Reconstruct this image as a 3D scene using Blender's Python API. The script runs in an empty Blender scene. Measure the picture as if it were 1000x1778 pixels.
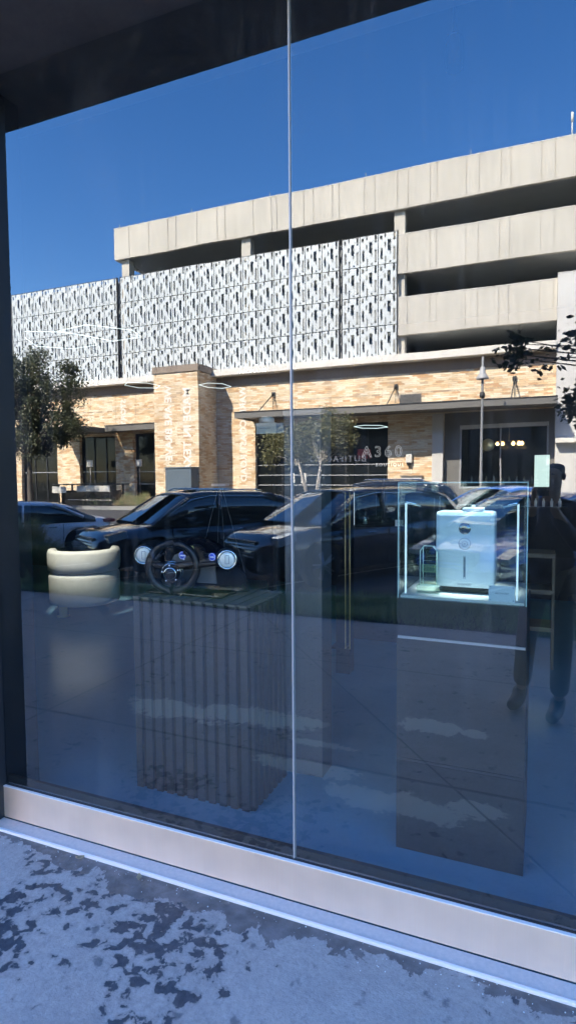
import bpy, bmesh, math, random
from mathutils import Vector, Matrix
R=math.radians
sc=bpy.context.scene
COL=sc.collection
random.seed(7)

# ---------------------------------------------------------------- materials
def newmat(name):
    m=bpy.data.materials.new(name); m.use_nodes=True
    nt=m.node_tree; b=nt.nodes['Principled BSDF']
    return m,nt,b
def N(nt,t,**k):
    n=nt.nodes.new(t)
    for a,v in k.items(): setattr(n,a,v)
    return n
def pbr(name,col,rough=.6,metal=0,spec=.5,noise=0,nscale=6,bump=0,bscale=60,coat=0,emit=None,estr=0,alpha=None):
    m,nt,b=newmat(name)
    b.inputs['Base Color'].default_value=(*col,1); b.inputs['Roughness'].default_value=rough
    b.inputs['Metallic'].default_value=metal; b.inputs['Specular IOR Level'].default_value=spec
    if coat: b.inputs['Coat Weight'].default_value=coat; b.inputs['Coat Roughness'].default_value=.04
    tc=N(nt,'ShaderNodeTexCoord')
    if noise:
        n=N(nt,'ShaderNodeTexNoise'); n.inputs['Scale'].default_value=nscale; n.inputs['Detail'].default_value=6; n.inputs['Roughness'].default_value=.65
        nt.links.new(tc.outputs['Object'],n.inputs['Vector'])
        r=N(nt,'ShaderNodeMapRange'); r.inputs['To Min'].default_value=1-noise; r.inputs['To Max'].default_value=1+noise
        r.inputs['From Min'].default_value=.25; r.inputs['From Max'].default_value=.75
        nt.links.new(n.outputs['Fac'],r.inputs['Value'])
        v=N(nt,'ShaderNodeVectorMath',operation='SCALE'); v.inputs[0].default_value=col
        nt.links.new(r.outputs['Result'],v.inputs['Scale']); nt.links.new(v.outputs[0],b.inputs['Base Color'])
    if bump:
        n=N(nt,'ShaderNodeTexNoise'); n.inputs['Scale'].default_value=bscale; n.inputs['Detail'].default_value=4
        nt.links.new(tc.outputs['Object'],n.inputs['Vector'])
        bp=N(nt,'ShaderNodeBump'); bp.inputs['Strength'].default_value=bump; bp.inputs['Distance'].default_value=.01
        nt.links.new(n.outputs['Fac'],bp.inputs['Height']); nt.links.new(bp.outputs[0],b.inputs['Normal'])
    if emit: b.inputs['Emission Color'].default_value=(*emit,1); b.inputs['Emission Strength'].default_value=estr
    return m
def glassmat(name,base,tint=(1,1,1),rough=0,refl=(1,1,1),power=5,streak=False):
    """thin sheet glass: part mirror (Schlick), the rest clear"""
    m=bpy.data.materials.new(name); m.use_nodes=True; nt=m.node_tree; nt.nodes.clear()
    out=N(nt,'ShaderNodeOutputMaterial'); mix=N(nt,'ShaderNodeMixShader'); tr=N(nt,'ShaderNodeBsdfTransparent'); gl=N(nt,'ShaderNodeBsdfGlossy')
    tr.inputs['Color'].default_value=(*tint,1); gl.inputs['Color'].default_value=(*refl,1); gl.inputs['Roughness'].default_value=rough
    if streak:
        tb=N(nt,'ShaderNodeTexCoord'); nb=N(nt,'ShaderNodeTexNoise'); nb.inputs['Scale'].default_value=1.4; nb.inputs['Detail'].default_value=2
        bb=N(nt,'ShaderNodeBump'); bb.inputs['Strength'].default_value=1; bb.inputs['Distance'].default_value=.0005
        nt.links.new(tb.outputs['Object'],nb.inputs['Vector']); nt.links.new(nb.outputs['Fac'],bb.inputs['Height']); nt.links.new(bb.outputs[0],gl.inputs['Normal'])
    lw=N(nt,'ShaderNodeLayerWeight'); lw.inputs['Blend'].default_value=.5
    p=N(nt,'ShaderNodeMath',operation='POWER'); p.inputs[1].default_value=power
    nt.links.new(lw.outputs['Facing'],p.inputs[0])
    mr=N(nt,'ShaderNodeMapRange'); mr.inputs['To Min'].default_value=base; mr.inputs['To Max'].default_value=1
    nt.links.new(p.outputs[0],mr.inputs['Value'])
    nt.links.new(mr.outputs[0],mix.inputs['Fac']); nt.links.new(tr.outputs[0],mix.inputs[1]); nt.links.new(gl.outputs[0],mix.inputs[2])
    if streak:
        # faint dirt film on the pane: vertical run marks and smears that scatter a little light
        df=N(nt,'ShaderNodeBsdfDiffuse'); df.inputs['Color'].default_value=(.5,.5,.52,1)
        tc=N(nt,'ShaderNodeTexCoord'); mp=N(nt,'ShaderNodeMapping'); mp.inputs['Scale'].default_value=(26,1,1.1)
        n=N(nt,'ShaderNodeTexNoise'); n.inputs['Scale'].default_value=1.3; n.inputs['Detail'].default_value=5
        n2=N(nt,'ShaderNodeTexNoise'); n2.inputs['Scale'].default_value=2.2; n2.inputs['Detail'].default_value=3
        nt.links.new(tc.outputs['Object'],mp.inputs[0]); nt.links.new(mp.outputs[0],n.inputs['Vector']); nt.links.new(tc.outputs['Object'],n2.inputs['Vector'])
        mu=N(nt,'ShaderNodeMath',operation='MULTIPLY'); nt.links.new(n.outputs['Fac'],mu.inputs[0]); nt.links.new(n2.outputs['Fac'],mu.inputs[1])
        r2=N(nt,'ShaderNodeMapRange'); r2.inputs['From Min'].default_value=.25; r2.inputs['From Max'].default_value=.42; r2.inputs['To Min'].default_value=.001; r2.inputs['To Max'].default_value=.03
        nt.links.new(mu.outputs[0],r2.inputs['Value'])
        m2=N(nt,'ShaderNodeMixShader'); nt.links.new(r2.outputs[0],m2.inputs['Fac']); nt.links.new(mix.outputs[0],m2.inputs[1]); nt.links.new(df.outputs[0],m2.inputs[2])
        nt.links.new(m2.outputs[0],out.inputs['Surface'])
    else: nt.links.new(mix.outputs[0],out.inputs['Surface'])
    return m
def brickmat(name,dark=1.0):
    m,nt,b=newmat(name)
    tc=N(nt,'ShaderNodeTexCoord'); sx=N(nt,'ShaderNodeSeparateXYZ'); nt.links.new(tc.outputs['Object'],sx.inputs[0])
    ad=N(nt,'ShaderNodeMath',operation='ADD'); nt.links.new(sx.outputs['X'],ad.inputs[0]); nt.links.new(sx.outputs['Y'],ad.inputs[1])
    cb=N(nt,'ShaderNodeCombineXYZ'); nt.links.new(ad.outputs[0],cb.inputs[0]); nt.links.new(sx.outputs['Z'],cb.inputs[1])
    br=N(nt,'ShaderNodeTexBrick'); br.inputs['Scale'].default_value=1; br.inputs['Color1'].default_value=(0,0,0,1); br.inputs['Color2'].default_value=(1,1,1,1)
    br.inputs['Mortar'].default_value=(.5,.5,.5,1); br.inputs['Brick Width'].default_value=.38; br.inputs['Row Height'].default_value=.093; br.inputs['Mortar Size'].default_value=.006
    br.inputs['Bias'].default_value=0; br.offset=.37; br.squash=1.0
    nt.links.new(cb.outputs[0],br.inputs['Vector'])
    cr=N(nt,'ShaderNodeValToRGB'); cr.color_ramp.interpolation='CONSTANT'
    cols=[(0,(.88,.72,.50)),(.22,(.78,.55,.32)),(.34,(.93,.80,.60)),(.52,(.66,.40,.21)),(.63,(.88,.70,.47)),(.76,(.80,.58,.36)),(.87,(.94,.84,.66)),(.95,(.62,.45,.30))]
    e=cr.color_ramp.elements; e[0].position=0; e[0].color=(*cols[0][1],1); e[1].position=cols[1][0]; e[1].color=(*cols[1][1],1)
    for p,c in cols[2:]:
        q=e.new(p); q.color=(*c,1)
    nt.links.new(br.outputs['Color'],cr.inputs[0])
    n=N(nt,'ShaderNodeTexNoise'); n.inputs['Scale'].default_value=.9; n.inputs['Detail'].default_value=3
    nt.links.new(cb.outputs[0],n.inputs['Vector'])
    mr=N(nt,'ShaderNodeMapRange'); mr.inputs['From Min'].default_value=.3; mr.inputs['From Max'].default_value=.7; mr.inputs['To Min'].default_value=.82*dark; mr.inputs['To Max'].default_value=1.1*dark
    nt.links.new(n.outputs['Fac'],mr.inputs[0])
    mx=N(nt,'ShaderNodeMix',data_type='RGBA'); nt.links.new(br.outputs['Fac'],mx.inputs['Factor']); nt.links.new(cr.outputs[0],mx.inputs[6]); mx.inputs[7].default_value=(.42,.34,.26,1)
    v=N(nt,'ShaderNodeVectorMath',operation='SCALE'); nt.links.new(mx.outputs[2],v.inputs[0]); nt.links.new(mr.outputs[0],v.inputs['Scale'])
    nt.links.new(v.outputs[0],b.inputs['Base Color']); b.inputs['Roughness'].default_value=.9; b.inputs['Specular IOR Level'].default_value=.2
    bp=N(nt,'ShaderNodeBump'); bp.inputs['Strength'].default_value=.6; bp.inputs['Distance'].default_value=.01; bp.invert=True
    nt.links.new(br.outputs['Fac'],bp.inputs['Height']); nt.links.new(bp.outputs[0],b.inputs['Normal'])
    return m
def concretewall(name,col):
    m,nt,b=newmat(name)
    tc=N(nt,'ShaderNodeTexCoord'); mp=N(nt,'ShaderNodeMapping'); mp.inputs['Scale'].default_value=(1.6,1,.16)
    n=N(nt,'ShaderNodeTexNoise'); n.inputs['Scale'].default_value=2.2; n.inputs['Detail'].default_value=8; n.inputs['Roughness'].default_value=.7
    n2=N(nt,'ShaderNodeTexNoise'); n2.inputs['Scale'].default_value=.35; n2.inputs['Detail'].default_value=4
    nt.links.new(tc.outputs['Object'],mp.inputs[0]); nt.links.new(mp.outputs[0],n.inputs['Vector']); nt.links.new(tc.outputs['Object'],n2.inputs['Vector'])
    ad=N(nt,'ShaderNodeMath',operation='ADD'); nt.links.new(n.outputs['Fac'],ad.inputs[0]); nt.links.new(n2.outputs['Fac'],ad.inputs[1])
    mr=N(nt,'ShaderNodeMapRange'); mr.inputs['From Min'].default_value=.7; mr.inputs['From Max'].default_value=1.3; mr.inputs['To Min'].default_value=.84; mr.inputs['To Max'].default_value=1.08
    nt.links.new(ad.outputs[0],mr.inputs[0])
    v=N(nt,'ShaderNodeVectorMath',operation='SCALE'); v.inputs[0].default_value=col; nt.links.new(mr.outputs[0],v.inputs['Scale'])
    nt.links.new(v.outputs[0],b.inputs['Base Color']); b.inputs['Roughness'].default_value=.9; b.inputs['Specular IOR Level'].default_value=.2
    return m
def walkmat():
    m,nt,b=newmat('sidewalk_concrete'); L=nt.links.new
    tc=N(nt,'ShaderNodeTexCoord'); P=tc.outputs['Object']
    sx=N(nt,'ShaderNodeSeparateXYZ'); L(P,sx.inputs[0])
    def noise(s,d=5,r=.6,dist=0,scale=None):
        n=N(nt,'ShaderNodeTexNoise'); n.inputs['Scale'].default_value=s; n.inputs['Detail'].default_value=d; n.inputs['Roughness'].default_value=r; n.inputs['Distortion'].default_value=dist
        if scale:
            mp=N(nt,'ShaderNodeMapping'); mp.inputs['Scale'].default_value=scale; L(P,mp.inputs[0]); L(mp.outputs[0],n.inputs['Vector'])
        else: L(P,n.inputs['Vector'])
        return n.outputs['Fac']
    def mr(x,a,b_,c=0,d=1,smooth=False):
        r=N(nt,'ShaderNodeMapRange'); r.interpolation_type='SMOOTHSTEP' if smooth else 'LINEAR'
        r.inputs['From Min'].default_value=a; r.inputs['From Max'].default_value=b_; r.inputs['To Min'].default_value=c; r.inputs['To Max'].default_value=d; L(x,r.inputs['Value']); return r.outputs[0]
    def math_(op,a,b_):
        n=N(nt,'ShaderNodeMath',operation=op)
        for i,q in enumerate((a,b_)):
            if isinstance(q,(int,float)): n.inputs[i].default_value=q
            else: L(q,n.inputs[i])
        return n.outputs[0]
    def mix(f,a,b_):
        n=N(nt,'ShaderNodeMix',data_type='RGBA'); L(f,n.inputs['Factor'])
        for i,q in ((6,a),(7,b_)):
            if isinstance(q,tuple): n.inputs[i].default_value=(*q,1)
            else: L(q,n.inputs[i])
        return n.outputs[2]
    base=mix(mr(noise(5,7,.65),.3,.7),(.40,.31,.265),(.50,.395,.335))
    base=mix(mr(noise(34,6,.75),.48,.72,0,.45),base,(.60,.49,.42))
    # soft grey blotches
    base=mix(mr(noise(95,5,.8),.47,.72,0,.6),base,(.22,.175,.155))
    base=mix(mr(noise(11,5,.55),.62,.70,0,.75,True),base,(.13,.115,.115))
    # crisp dark wet patches, mostly in a zone in front of the left pane
    big=noise(1.9,2,.5); fine=noise(19,6,.55,.35)
    s=math_('ADD',math_('MULTIPLY',big,.55),math_('MULTIPLY',fine,.6))
    zone=math_('MULTIPLY',mr(sx.outputs['X'],-2.2,-1.7,0,1,True),mr(sx.outputs['X'],-.95,-.55,1,0,True))
    zone=math_('MULTIPLY',zone,mr(sx.outputs['Y'],-.80,-.62,0,1,True))
    th=math_('ADD',s,math_('MULTIPLY',zone,.12))
    base=mix(mr(th,.655,.73,0,.32,True),base,(.16,.13,.115))
    wet=mr(th,.716,.734)
    base=mix(wet,base,mix(mr(noise(45,4,.6),.35,.65),(.045,.045,.052),(.085,.08,.085)))
    # brownish damp band along the metal edge strip with a ragged border
    edge=math_('ADD',math_('MULTIPLY',sx.outputs['Y'],1.0),math_('MULTIPLY',math_('ADD',noise(6,6,.65,.4),-.5),.40))
    bandx=math_('MULTIPLY',mr(sx.outputs['X'],-2.1,-1.35,0,.075,True),mr(sx.outputs['X'],-.95,-.45,1,.35,True))
    band=mr(math_('ADD',edge,bandx),-.118,-.112)
    base=mix(band,base,mix(mr(noise(14,6,.6),.4,.65),(.15,.115,.10),(.24,.185,.165)))
    # warm dappled sunlight painted into the concrete colour further out
    wob=math_('MULTIPLY',math_('ADD',math_('ADD',noise(5,7,.66,.5),math_('MULTIPLY',noise(26,4,.7),.45)),-.74),2.9); sun_dapple=None
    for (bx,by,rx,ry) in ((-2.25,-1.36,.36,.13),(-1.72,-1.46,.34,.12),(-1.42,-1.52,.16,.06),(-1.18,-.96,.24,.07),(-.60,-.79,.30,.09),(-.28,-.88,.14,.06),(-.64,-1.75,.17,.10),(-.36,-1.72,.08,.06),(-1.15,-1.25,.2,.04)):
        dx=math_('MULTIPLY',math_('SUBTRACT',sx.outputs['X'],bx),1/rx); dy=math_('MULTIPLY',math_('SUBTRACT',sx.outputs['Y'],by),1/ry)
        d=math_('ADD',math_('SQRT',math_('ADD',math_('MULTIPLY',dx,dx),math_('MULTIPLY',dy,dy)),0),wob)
        q=mr(d,.9,1.15,1,0,True); sun_dapple=q if sun_dapple is None else math_('MAXIMUM',sun_dapple,q)
    base=mix(math_('MULTIPLY',sun_dapple,.75),base,(1.0,.82,.60))
    # tooled joints: parallel to the shop, across, and one long diagonal
    def line(coord,pos,w): 
        return mr(math_('ABSOLUTE',math_('SUBTRACT',coord,pos),0),w*.5,w,1,0)
    j=line(sx.outputs['Y'],-1.04,.016)
    j=math_('MAXIMUM',j,line(sx.outputs['Y'],-2.75,.012))
    for xx in (-6.1,-3.05,1.6,3.4): j=math_('MAXIMUM',j,line(sx.outputs['X'],xx,.012))
    diag=math_('ADD',math_('MULTIPLY',sx.outputs['X'],.773),math_('MULTIPLY',sx.outputs['Y'],-.634))
    j=math_('MAXIMUM',j,line(diag,.352,.009))
    base=mix(math_('MULTIPLY',j,.55),base,(.06,.06,.065))
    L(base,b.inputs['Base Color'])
    L(mr(wet,0,1,.75,.45),b.inputs['Roughness']); b.inputs['Specular IOR Level'].default_value=.35
    bp=N(nt,'ShaderNodeBump'); bp.inputs['Strength'].default_value=.6; bp.inputs['Distance'].default_value=.004
    L(math_('ADD',noise(90,5,.7),math_('MULTIPLY',j,-2)),bp.inputs['Height']); L(bp.outputs[0],b.inputs['Normal'])
    return m
def brushed(name,col,rough,sc_=(220,220,2)):
    m,nt,b=newmat(name); b.inputs['Base Color'].default_value=(*col,1); b.inputs['Metallic'].default_value=1
    tc=N(nt,'ShaderNodeTexCoord'); mp=N(nt,'ShaderNodeMapping'); mp.inputs['Scale'].default_value=sc_
    n=N(nt,'ShaderNodeTexNoise'); n.inputs['Scale'].default_value=1; n.inputs['Detail'].default_value=4
    nt.links.new(tc.outputs['Object'],mp.inputs[0]); nt.links.new(mp.outputs[0],n.inputs['Vector'])
    r=N(nt,'ShaderNodeMapRange'); r.inputs['To Min'].default_value=rough-.1; r.inputs['To Max'].default_value=rough+.12; nt.links.new(n.outputs['Fac'],r.inputs[0]); nt.links.new(r.outputs[0],b.inputs['Roughness'])
    bp=N(nt,'ShaderNodeBump'); bp.inputs['Strength'].default_value=.12; bp.inputs['Distance'].default_value=.002; nt.links.new(n.outputs['Fac'],bp.inputs['Height']); nt.links.new(bp.outputs[0],b.inputs['Normal'])
    n2=N(nt,'ShaderNodeTexNoise'); n2.inputs['Scale'].default_value=7; nt.links.new(tc.outputs['Object'],n2.inputs['Vector'])
    r2=N(nt,'ShaderNodeMapRange'); r2.inputs['To Min'].default_value=.85; r2.inputs['To Max'].default_value=1.05; nt.links.new(n2.outputs['Fac'],r2.inputs[0])
    v=N(nt,'ShaderNodeVectorMath',operation='SCALE'); v.inputs[0].default_value=col; nt.links.new(r2.outputs[0],v.inputs['Scale']); nt.links.new(v.outputs[0],b.inputs['Base Color'])
    return m
def leafmat(name,c1,c2):
    m,nt,b=newmat(name)
    tc=N(nt,'ShaderNodeTexCoord'); n=N(nt,'ShaderNodeTexNoise'); n.inputs['Scale'].default_value=3.5; n.inputs['Detail'].default_value=4
    nt.links.new(tc.outputs['Object'],n.inputs['Vector'])
    mr=N(nt,'ShaderNodeMapRange'); mr.inputs['From Min'].default_value=.35; mr.inputs['From Max'].default_value=.65; nt.links.new(n.outputs['Fac'],mr.inputs[0])
    mx=N(nt,'ShaderNodeMix',data_type='RGBA'); nt.links.new(mr.outputs[0],mx.inputs['Factor']); mx.inputs[6].default_value=(*c1,1); mx.inputs[7].default_value=(*c2,1)
    nt.links.new(mx.outputs[2],b.inputs['Base Color']); b.inputs['Roughness'].default_value=.55
    tl=N(nt,'ShaderNodeBsdfTranslucent'); nt.links.new(mx.outputs[2],tl.inputs['Color'])
    ms=N(nt,'ShaderNodeMixShader'); ms.inputs[0].default_value=.3
    o=nt.nodes['Material Output']; nt.links.new(b.outputs[0],ms.inputs[1]); nt.links.new(tl.outputs[0],ms.inputs[2]); nt.links.new(ms.outputs[0],o.inputs['Surface'])
    return m

M={}
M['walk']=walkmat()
M['asphalt']=pbr('asphalt',(.055,.055,.058),.85,noise=.25,nscale=3,bump=.3)
M['soil']=pbr('soil',(.06,.05,.035),.95,noise=.3)
M['farwalk']=pbr('far_pavement',(.20,.19,.18),.9,noise=.15)
M['kerb']=pbr('kerb_concrete',(.33,.33,.32),.85,noise=.15)
M['ground']=pbr('ground',(.2,.19,.16),.95,noise=.2,nscale=.2)
M['brick']=brickmat('brick')
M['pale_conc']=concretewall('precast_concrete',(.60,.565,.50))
M['white_conc']=concretewall('pale_render',(.66,.645,.62))
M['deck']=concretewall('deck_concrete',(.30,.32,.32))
M['coping']=concretewall('stone_coping',(.80,.77,.71))
M['coping2']=concretewall('brown_cornice_shade_on_brick',(.33,.27,.22))
M['white_metal']=pbr('white_powdercoat',(.60,.64,.65),.45,noise=.05,nscale=.6)
M['dark_steel']=pbr('dark_steel',(.03,.032,.035),.5)
M['canopy']=pbr('canopy_paint',(.17,.165,.155),.5,noise=.06,nscale=2)
M['soffit']=pbr('canopy_soffit',(.16,.14,.12),.7)
M['store_glass']=pbr('dark_window_glass',(.010,.012,.013),.05,spec=.25)
M['mullion']=pbr('mullion_aluminium',(.42,.43,.44),.4,metal=.3)
M['signwhite']=pbr('sign_white',(.6,.58,.57),.5,emit=(1,.95,.92),estr=.06)
M['signpaint']=pbr('faded_white_paint',(.90,.86,.80),.9,noise=.25,nscale=9)
M['signred']=pbr('sign_red',(.35,.03,.04),.5)
M['bluegrey']=pbr('utility_paint',(.12,.16,.2),.5,noise=.08)
M['offwhite']=pbr('offwhite_panel',(.7,.68,.63),.5)
M['black']=pbr('black_satin',(.012,.012,.014),.4)
M['blackgloss']=pbr('black_gloss',(.008,.008,.01),.12,coat=.6)
M['shopwall']=pbr('charcoal_render',(.045,.045,.05),.8,noise=.15,nscale=2)
M['jamb']=pbr('dark_bronze_cladding',(.012,.013,.018),.45,noise=.15,nscale=5)
M['soffit_shop']=pbr('weathered_soffit',(.13,.10,.085),.55,noise=.28,nscale=4,bump=.15,bscale=25)
M['steel']=brushed('brushed_stainless',(1.0,.80,.66),.55)
M['ledge']=pbr('grey_stone_ledge',(.80,.60,.50),.55,noise=.12,nscale=60,bump=.1,bscale=200)
M['edgestrip']=pbr('aluminium_edge',(.95,.86,.80),.35,metal=.25)
M['gasket']=pbr('rubber_gasket',(.01,.01,.012),.45)
M['jointline']=pbr('silicone_joint',(.30,.29,.29),.3)
M['shopglass']=glassmat('coated_shop_glass',.135,(.74,.79,.81),refl=(1,1,.985),streak=True)
M['shopclear']=glassmat('clear_glass_face',0.0,(1,1,1),power=9)
M['caseglass']=glassmat('case_glass',.06,(.90,.97,.96))
M['intfloor']=pbr('polished_floor',(.17,.32,.39),.2,noise=.08,nscale=1.5,spec=.5)
M['intwall']=pbr('interior_wall',(.028,.029,.032),.8,noise=.08)
M['ceiling']=pbr('interior_ceiling',(.03,.03,.032),.9)
M['led']=pbr('led_tube',(.9,.95,1),.5,emit=(.85,1,1),estr=.16)
M['ledpost']=pbr('led_post',(.9,.95,1),.5,emit=(.8,.95,1),estr=.10)
M['slat']=pbr('slat_charcoal',(.033,.036,.035),.6,noise=.12,nscale=30)
M['slatback']=pbr('slat_backing',(.006,.006,.007),.8)
M['plinth']=pbr('plinth_laminate',(.021,.024,.023),.5,noise=.1,nscale=3)
M['plinthdark']=pbr('plinth_dark',(.010,.012,.012),.8,noise=.1,nscale=3)
M['plinthblack']=pbr('plinth_black',(.02,.022,.03),.45)
M['chrome']=pbr('chrome',(.78,.84,.84),.16,metal=1)
M['disc']=pbr('pale_disc_metal',(.85,.84,.78),.38,metal=.35)
M['brass']=pbr('polished_brass',(.95,.68,.26),.38,metal=.4)
M['yellow']=pbr('yellow_band',(.75,.62,.2),.5)
M['bluebadge']=pbr('blue_badge',(.03,.08,.5),.4,emit=(.05,.12,.7),estr=.06)
M['badgewhite']=pbr('badge_white',(.7,.78,.9),.5,emit=(.6,.7,1),estr=.05)
M['cream']=pbr('cream_boucle',(.66,.62,.52),.9,noise=.06,nscale=12,bump=.4,bscale=140)
M['device']=pbr('white_lacquer',(.80,.86,.88),.28,coat=.5)
M['devicegrey']=pbr('grey_print',(.18,.22,.26),.5)
M['card']=pbr('card_white',(.8,.84,.88),.6)
M['acrylic']=glassmat('clear_acrylic',.24,(.88,.97,.93))
M['liquid']=pbr('pale_green_liquid',(.52,.62,.30),.15)
M['tree_a']=leafmat('live_oak_leaves',(.07,.085,.045),(.15,.16,.09))
M['tree_b']=leafmat('olive_leaves',(.13,.14,.06),(.24,.22,.10))
M['tree_c']=leafmat('street_tree_leaves',(.03,.04,.022),(.07,.085,.045))
M['bark']=pbr('bark',(.10,.085,.07),.9,noise=.3,nscale=10,bump=.5)
M['palebark']=pbr('pale_bark',(.42,.38,.33),.8,noise=.25,nscale=8)
M['turf']=leafmat('turf_blades',(.16,.25,.09),(.30,.38,.16))
M['fountain']=leafmat('fountain_grass_blades',(.20,.28,.10),(.50,.39,.24))
M['tyre']=pbr('tyre_rubber',(.015,.015,.016),.8)
M['rim']=pbr('alloy_rim',(.35,.36,.38),.3,metal=1)
M['carglass']=pbr('car_glass',(.012,.016,.02),.03,spec=1.0,coat=1)
M['redlamp']=pbr('red_lamp',(.35,.01,.015),.2,coat=.5)
M['lens']=pbr('headlamp_lens',(.3,.36,.42),.08,spec=1,coat=1)
M['paint_black']=pbr('black_car_paint',(.006,.008,.013),.18,coat=1)
M['paint_navy']=pbr('navy_car_paint',(.008,.014,.03),.18,coat=1)
M['paint_blue']=pbr('blue_car_paint',(.05,.16,.5),.2,metal=.2,coat=1)
M['paint_silver']=pbr('silver_blue_paint',(.88,.90,.94),.3,metal=.0,coat=1)
M['plate']=pbr('number_plate_white',(.7,.7,.72),.5)
M['jacket']=pbr('navy_jacket_cloth',(.035,.035,.07),.8,noise=.7,nscale=14,bump=.3)
M['trousers']=pbr('brown_trouser_cloth',(.14,.11,.09),.85,noise=.25,nscale=16,bump=.3)
M['skin']=pbr('skin',(.42,.25,.18),.55)
M['hair']=pbr('dark_hair',(.012,.010,.010),.6,noise=.3,nscale=40)
M['shoe']=pbr('shoe_leather',(.02,.022,.028),.5)
M['bulb']=pbr('warm_bulb',(1,.8,.5),.4,emit=(1,.62,.26),estr=4)
M['gold']=pbr('gold_disc',(.6,.5,.3),.4,metal=.6)
M['woodpale']=pbr('pale_oak',(.13,.115,.085),.6,noise=.15,nscale=5)
M['wallpanel']=pbr('warm_interior',(.2,.17,.13),.7)
M['mintpanel']=pbr('mint_panel',(.75,.85,.76),.5,emit=(.75,.95,.85),estr=.12)

# ---------------------------------------------------------------- object helpers
def link(o,parent=None):
    COL.objects.link(o)
    if parent is not None: o.parent=parent
    return o
def tag(o,label=None,cat=None,group=None,kind=None):
    if label: o['label']=label
    if cat: o['category']=cat
    if group: o['group']=group
    if kind: o['kind']=kind
    return o
def empty(name,loc=(0,0,0),rz=0,label=None,cat=None,group=None,parent=None):
    o=bpy.data.objects.new(name,None); o.empty_display_size=.2; link(o,parent); o.location=loc; o.rotation_euler=(0,0,rz)
    return tag(o,label,cat,group)
class MB:
    def __init__(s): s.bm=bmesh.new(); s.mi=0
    def quad(s,pts,mi=None):
        try:
            f=s.bm.faces.new([s.bm.verts.new(p) for p in pts]); f.material_index=s.mi if mi is None else mi; return f
        except ValueError: pass
    def box(s,a,b,mat=None,bev=0):
        x0,x1=sorted((a[0],b[0])); y0,y1=sorted((a[1],b[1])); z0,z1=sorted((a[2],b[2]))
        r=bmesh.ops.create_cube(s.bm,size=1,matrix=Matrix.Translation(((x0+x1)/2,(y0+y1)/2,(z0+z1)/2))@Matrix.Diagonal((x1-x0,y1-y0,z1-z0,1)))
        vs=r['verts']
        if mat is not None: bmesh.ops.transform(s.bm,matrix=mat,verts=vs)
        fs={f for v in vs for f in v.link_faces}
        for f in fs: f.material_index=s.mi
        if bev:
            es=list({e for v in vs for e in v.link_edges})
            g=bmesh.ops.bevel(s.bm,geom=es,offset=bev,segments=2,affect='EDGES',profile=.6)
            for f in g['faces']: f.material_index=s.mi
        return s
    def prism(s,pts,axis,a,b,mat=None):
        """pts 2D polygon; axis 'y': pts=(x,z) extruded y a..b; 'z': (x,y) ; 'x': (y,z)"""
        def P(p,t): return {'y':(p[0],t,p[1]),'z':(p[0],p[1],t),'x':(t,p[0],p[1])}[axis]
        v0=[s.bm.verts.new(P(p,a)) for p in pts]; v1=[s.bm.verts.new(P(p,b)) for p in pts]
        fs=[s.bm.faces.new(v0),s.bm.faces.new(v1[::-1])]
        n=len(pts)
        for i in range(n): fs.append(s.bm.faces.new((v0[(i+1)%n],v0[i],v1[i],v1[(i+1)%n])))
        for f in fs: f.material_index=s.mi
        if mat is not None: bmesh.ops.transform(s.bm,matrix=mat,verts=v0+v1)
        return s
    def lathe(s,prof,seg=24,mat=None,loc=(0,0,0)):
        rings=[]
        for r,z in prof:
            if r<1e-6: rings.append([s.bm.verts.new((0,0,z))])
            else: rings.append([s.bm.verts.new((r*math.cos(2*math.pi*i/seg),r*math.sin(2*math.pi*i/seg),z)) for i in range(seg)])
        for a,b in zip(rings,rings[1:]):
            for i in range(seg):
                j=(i+1)%seg
                q=[a[0] if len(a)==1 else a[i],a[0] if len(a)==1 else a[j],b[0] if len(b)==1 else b[j],b[0] if len(b)==1 else b[i]]
                u=[]
                for v in q:
                    if v not in u: u.append(v)
                if len(u)>2:
                    f=s.bm.faces.new(u); f.material_index=s.mi; f.smooth=True
        T=Matrix.Translation(loc)
        if mat is not None: T=T@mat
        bmesh.ops.transform(s.bm,matrix=T,verts=[v for r in rings for v in r]); return s
    def tube(s,pts,rad,seg=8,cap=True):
        pts=[Vector(p) for p in pts]; rs=rad if isinstance(rad,(list,tuple)) else [rad]*len(pts)
        rings=[]; up=None
        for i,p in enumerate(pts):
            d=(pts[min(i+1,len(pts)-1)]-pts[max(i-1,0)]).normalized()
            if up is None: up=Vector((0,0,1)) if abs(d.z)<.9 else Vector((1,0,0))
            a=d.cross(up)
            if a.length<1e-4: a=d.orthogonal()
            a.normalize(); b=d.cross(a).normalized(); up=b*-1 if False else up
            rings.append([s.bm.verts.new(p+(a*math.cos(2*math.pi*k/seg)+b*math.sin(2*math.pi*k/seg))*rs[i]) for k in range(seg)])
        for A,B in zip(rings,rings[1:]):
            for k in range(seg):
                f=s.bm.faces.new((A[k],A[(k+1)%seg],B[(k+1)%seg],B[k])); f.smooth=True; f.material_index=s.mi
        if cap:
            for r in (rings[0],rings[-1]):
                f=s.bm.faces.new(r); f.material_index=s.mi
        return s
    def build(s,name,mats,parent=None,smooth=None,loc=None,normals=True):
        if normals: bmesh.ops.recalc_face_normals(s.bm,faces=s.bm.faces)
        me=bpy.data.meshes.new(name); s.bm.to_mesh(me); s.bm.free()
        for m in (mats if isinstance(mats,(list,tuple)) else [mats]): me.materials.append(m)
        if smooth is not None:
            for p in me.polygons: p.use_smooth=smooth
        o=bpy.data.objects.new(name,me); link(o,parent)
        if loc is not None: o.location=loc
        return o
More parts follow.
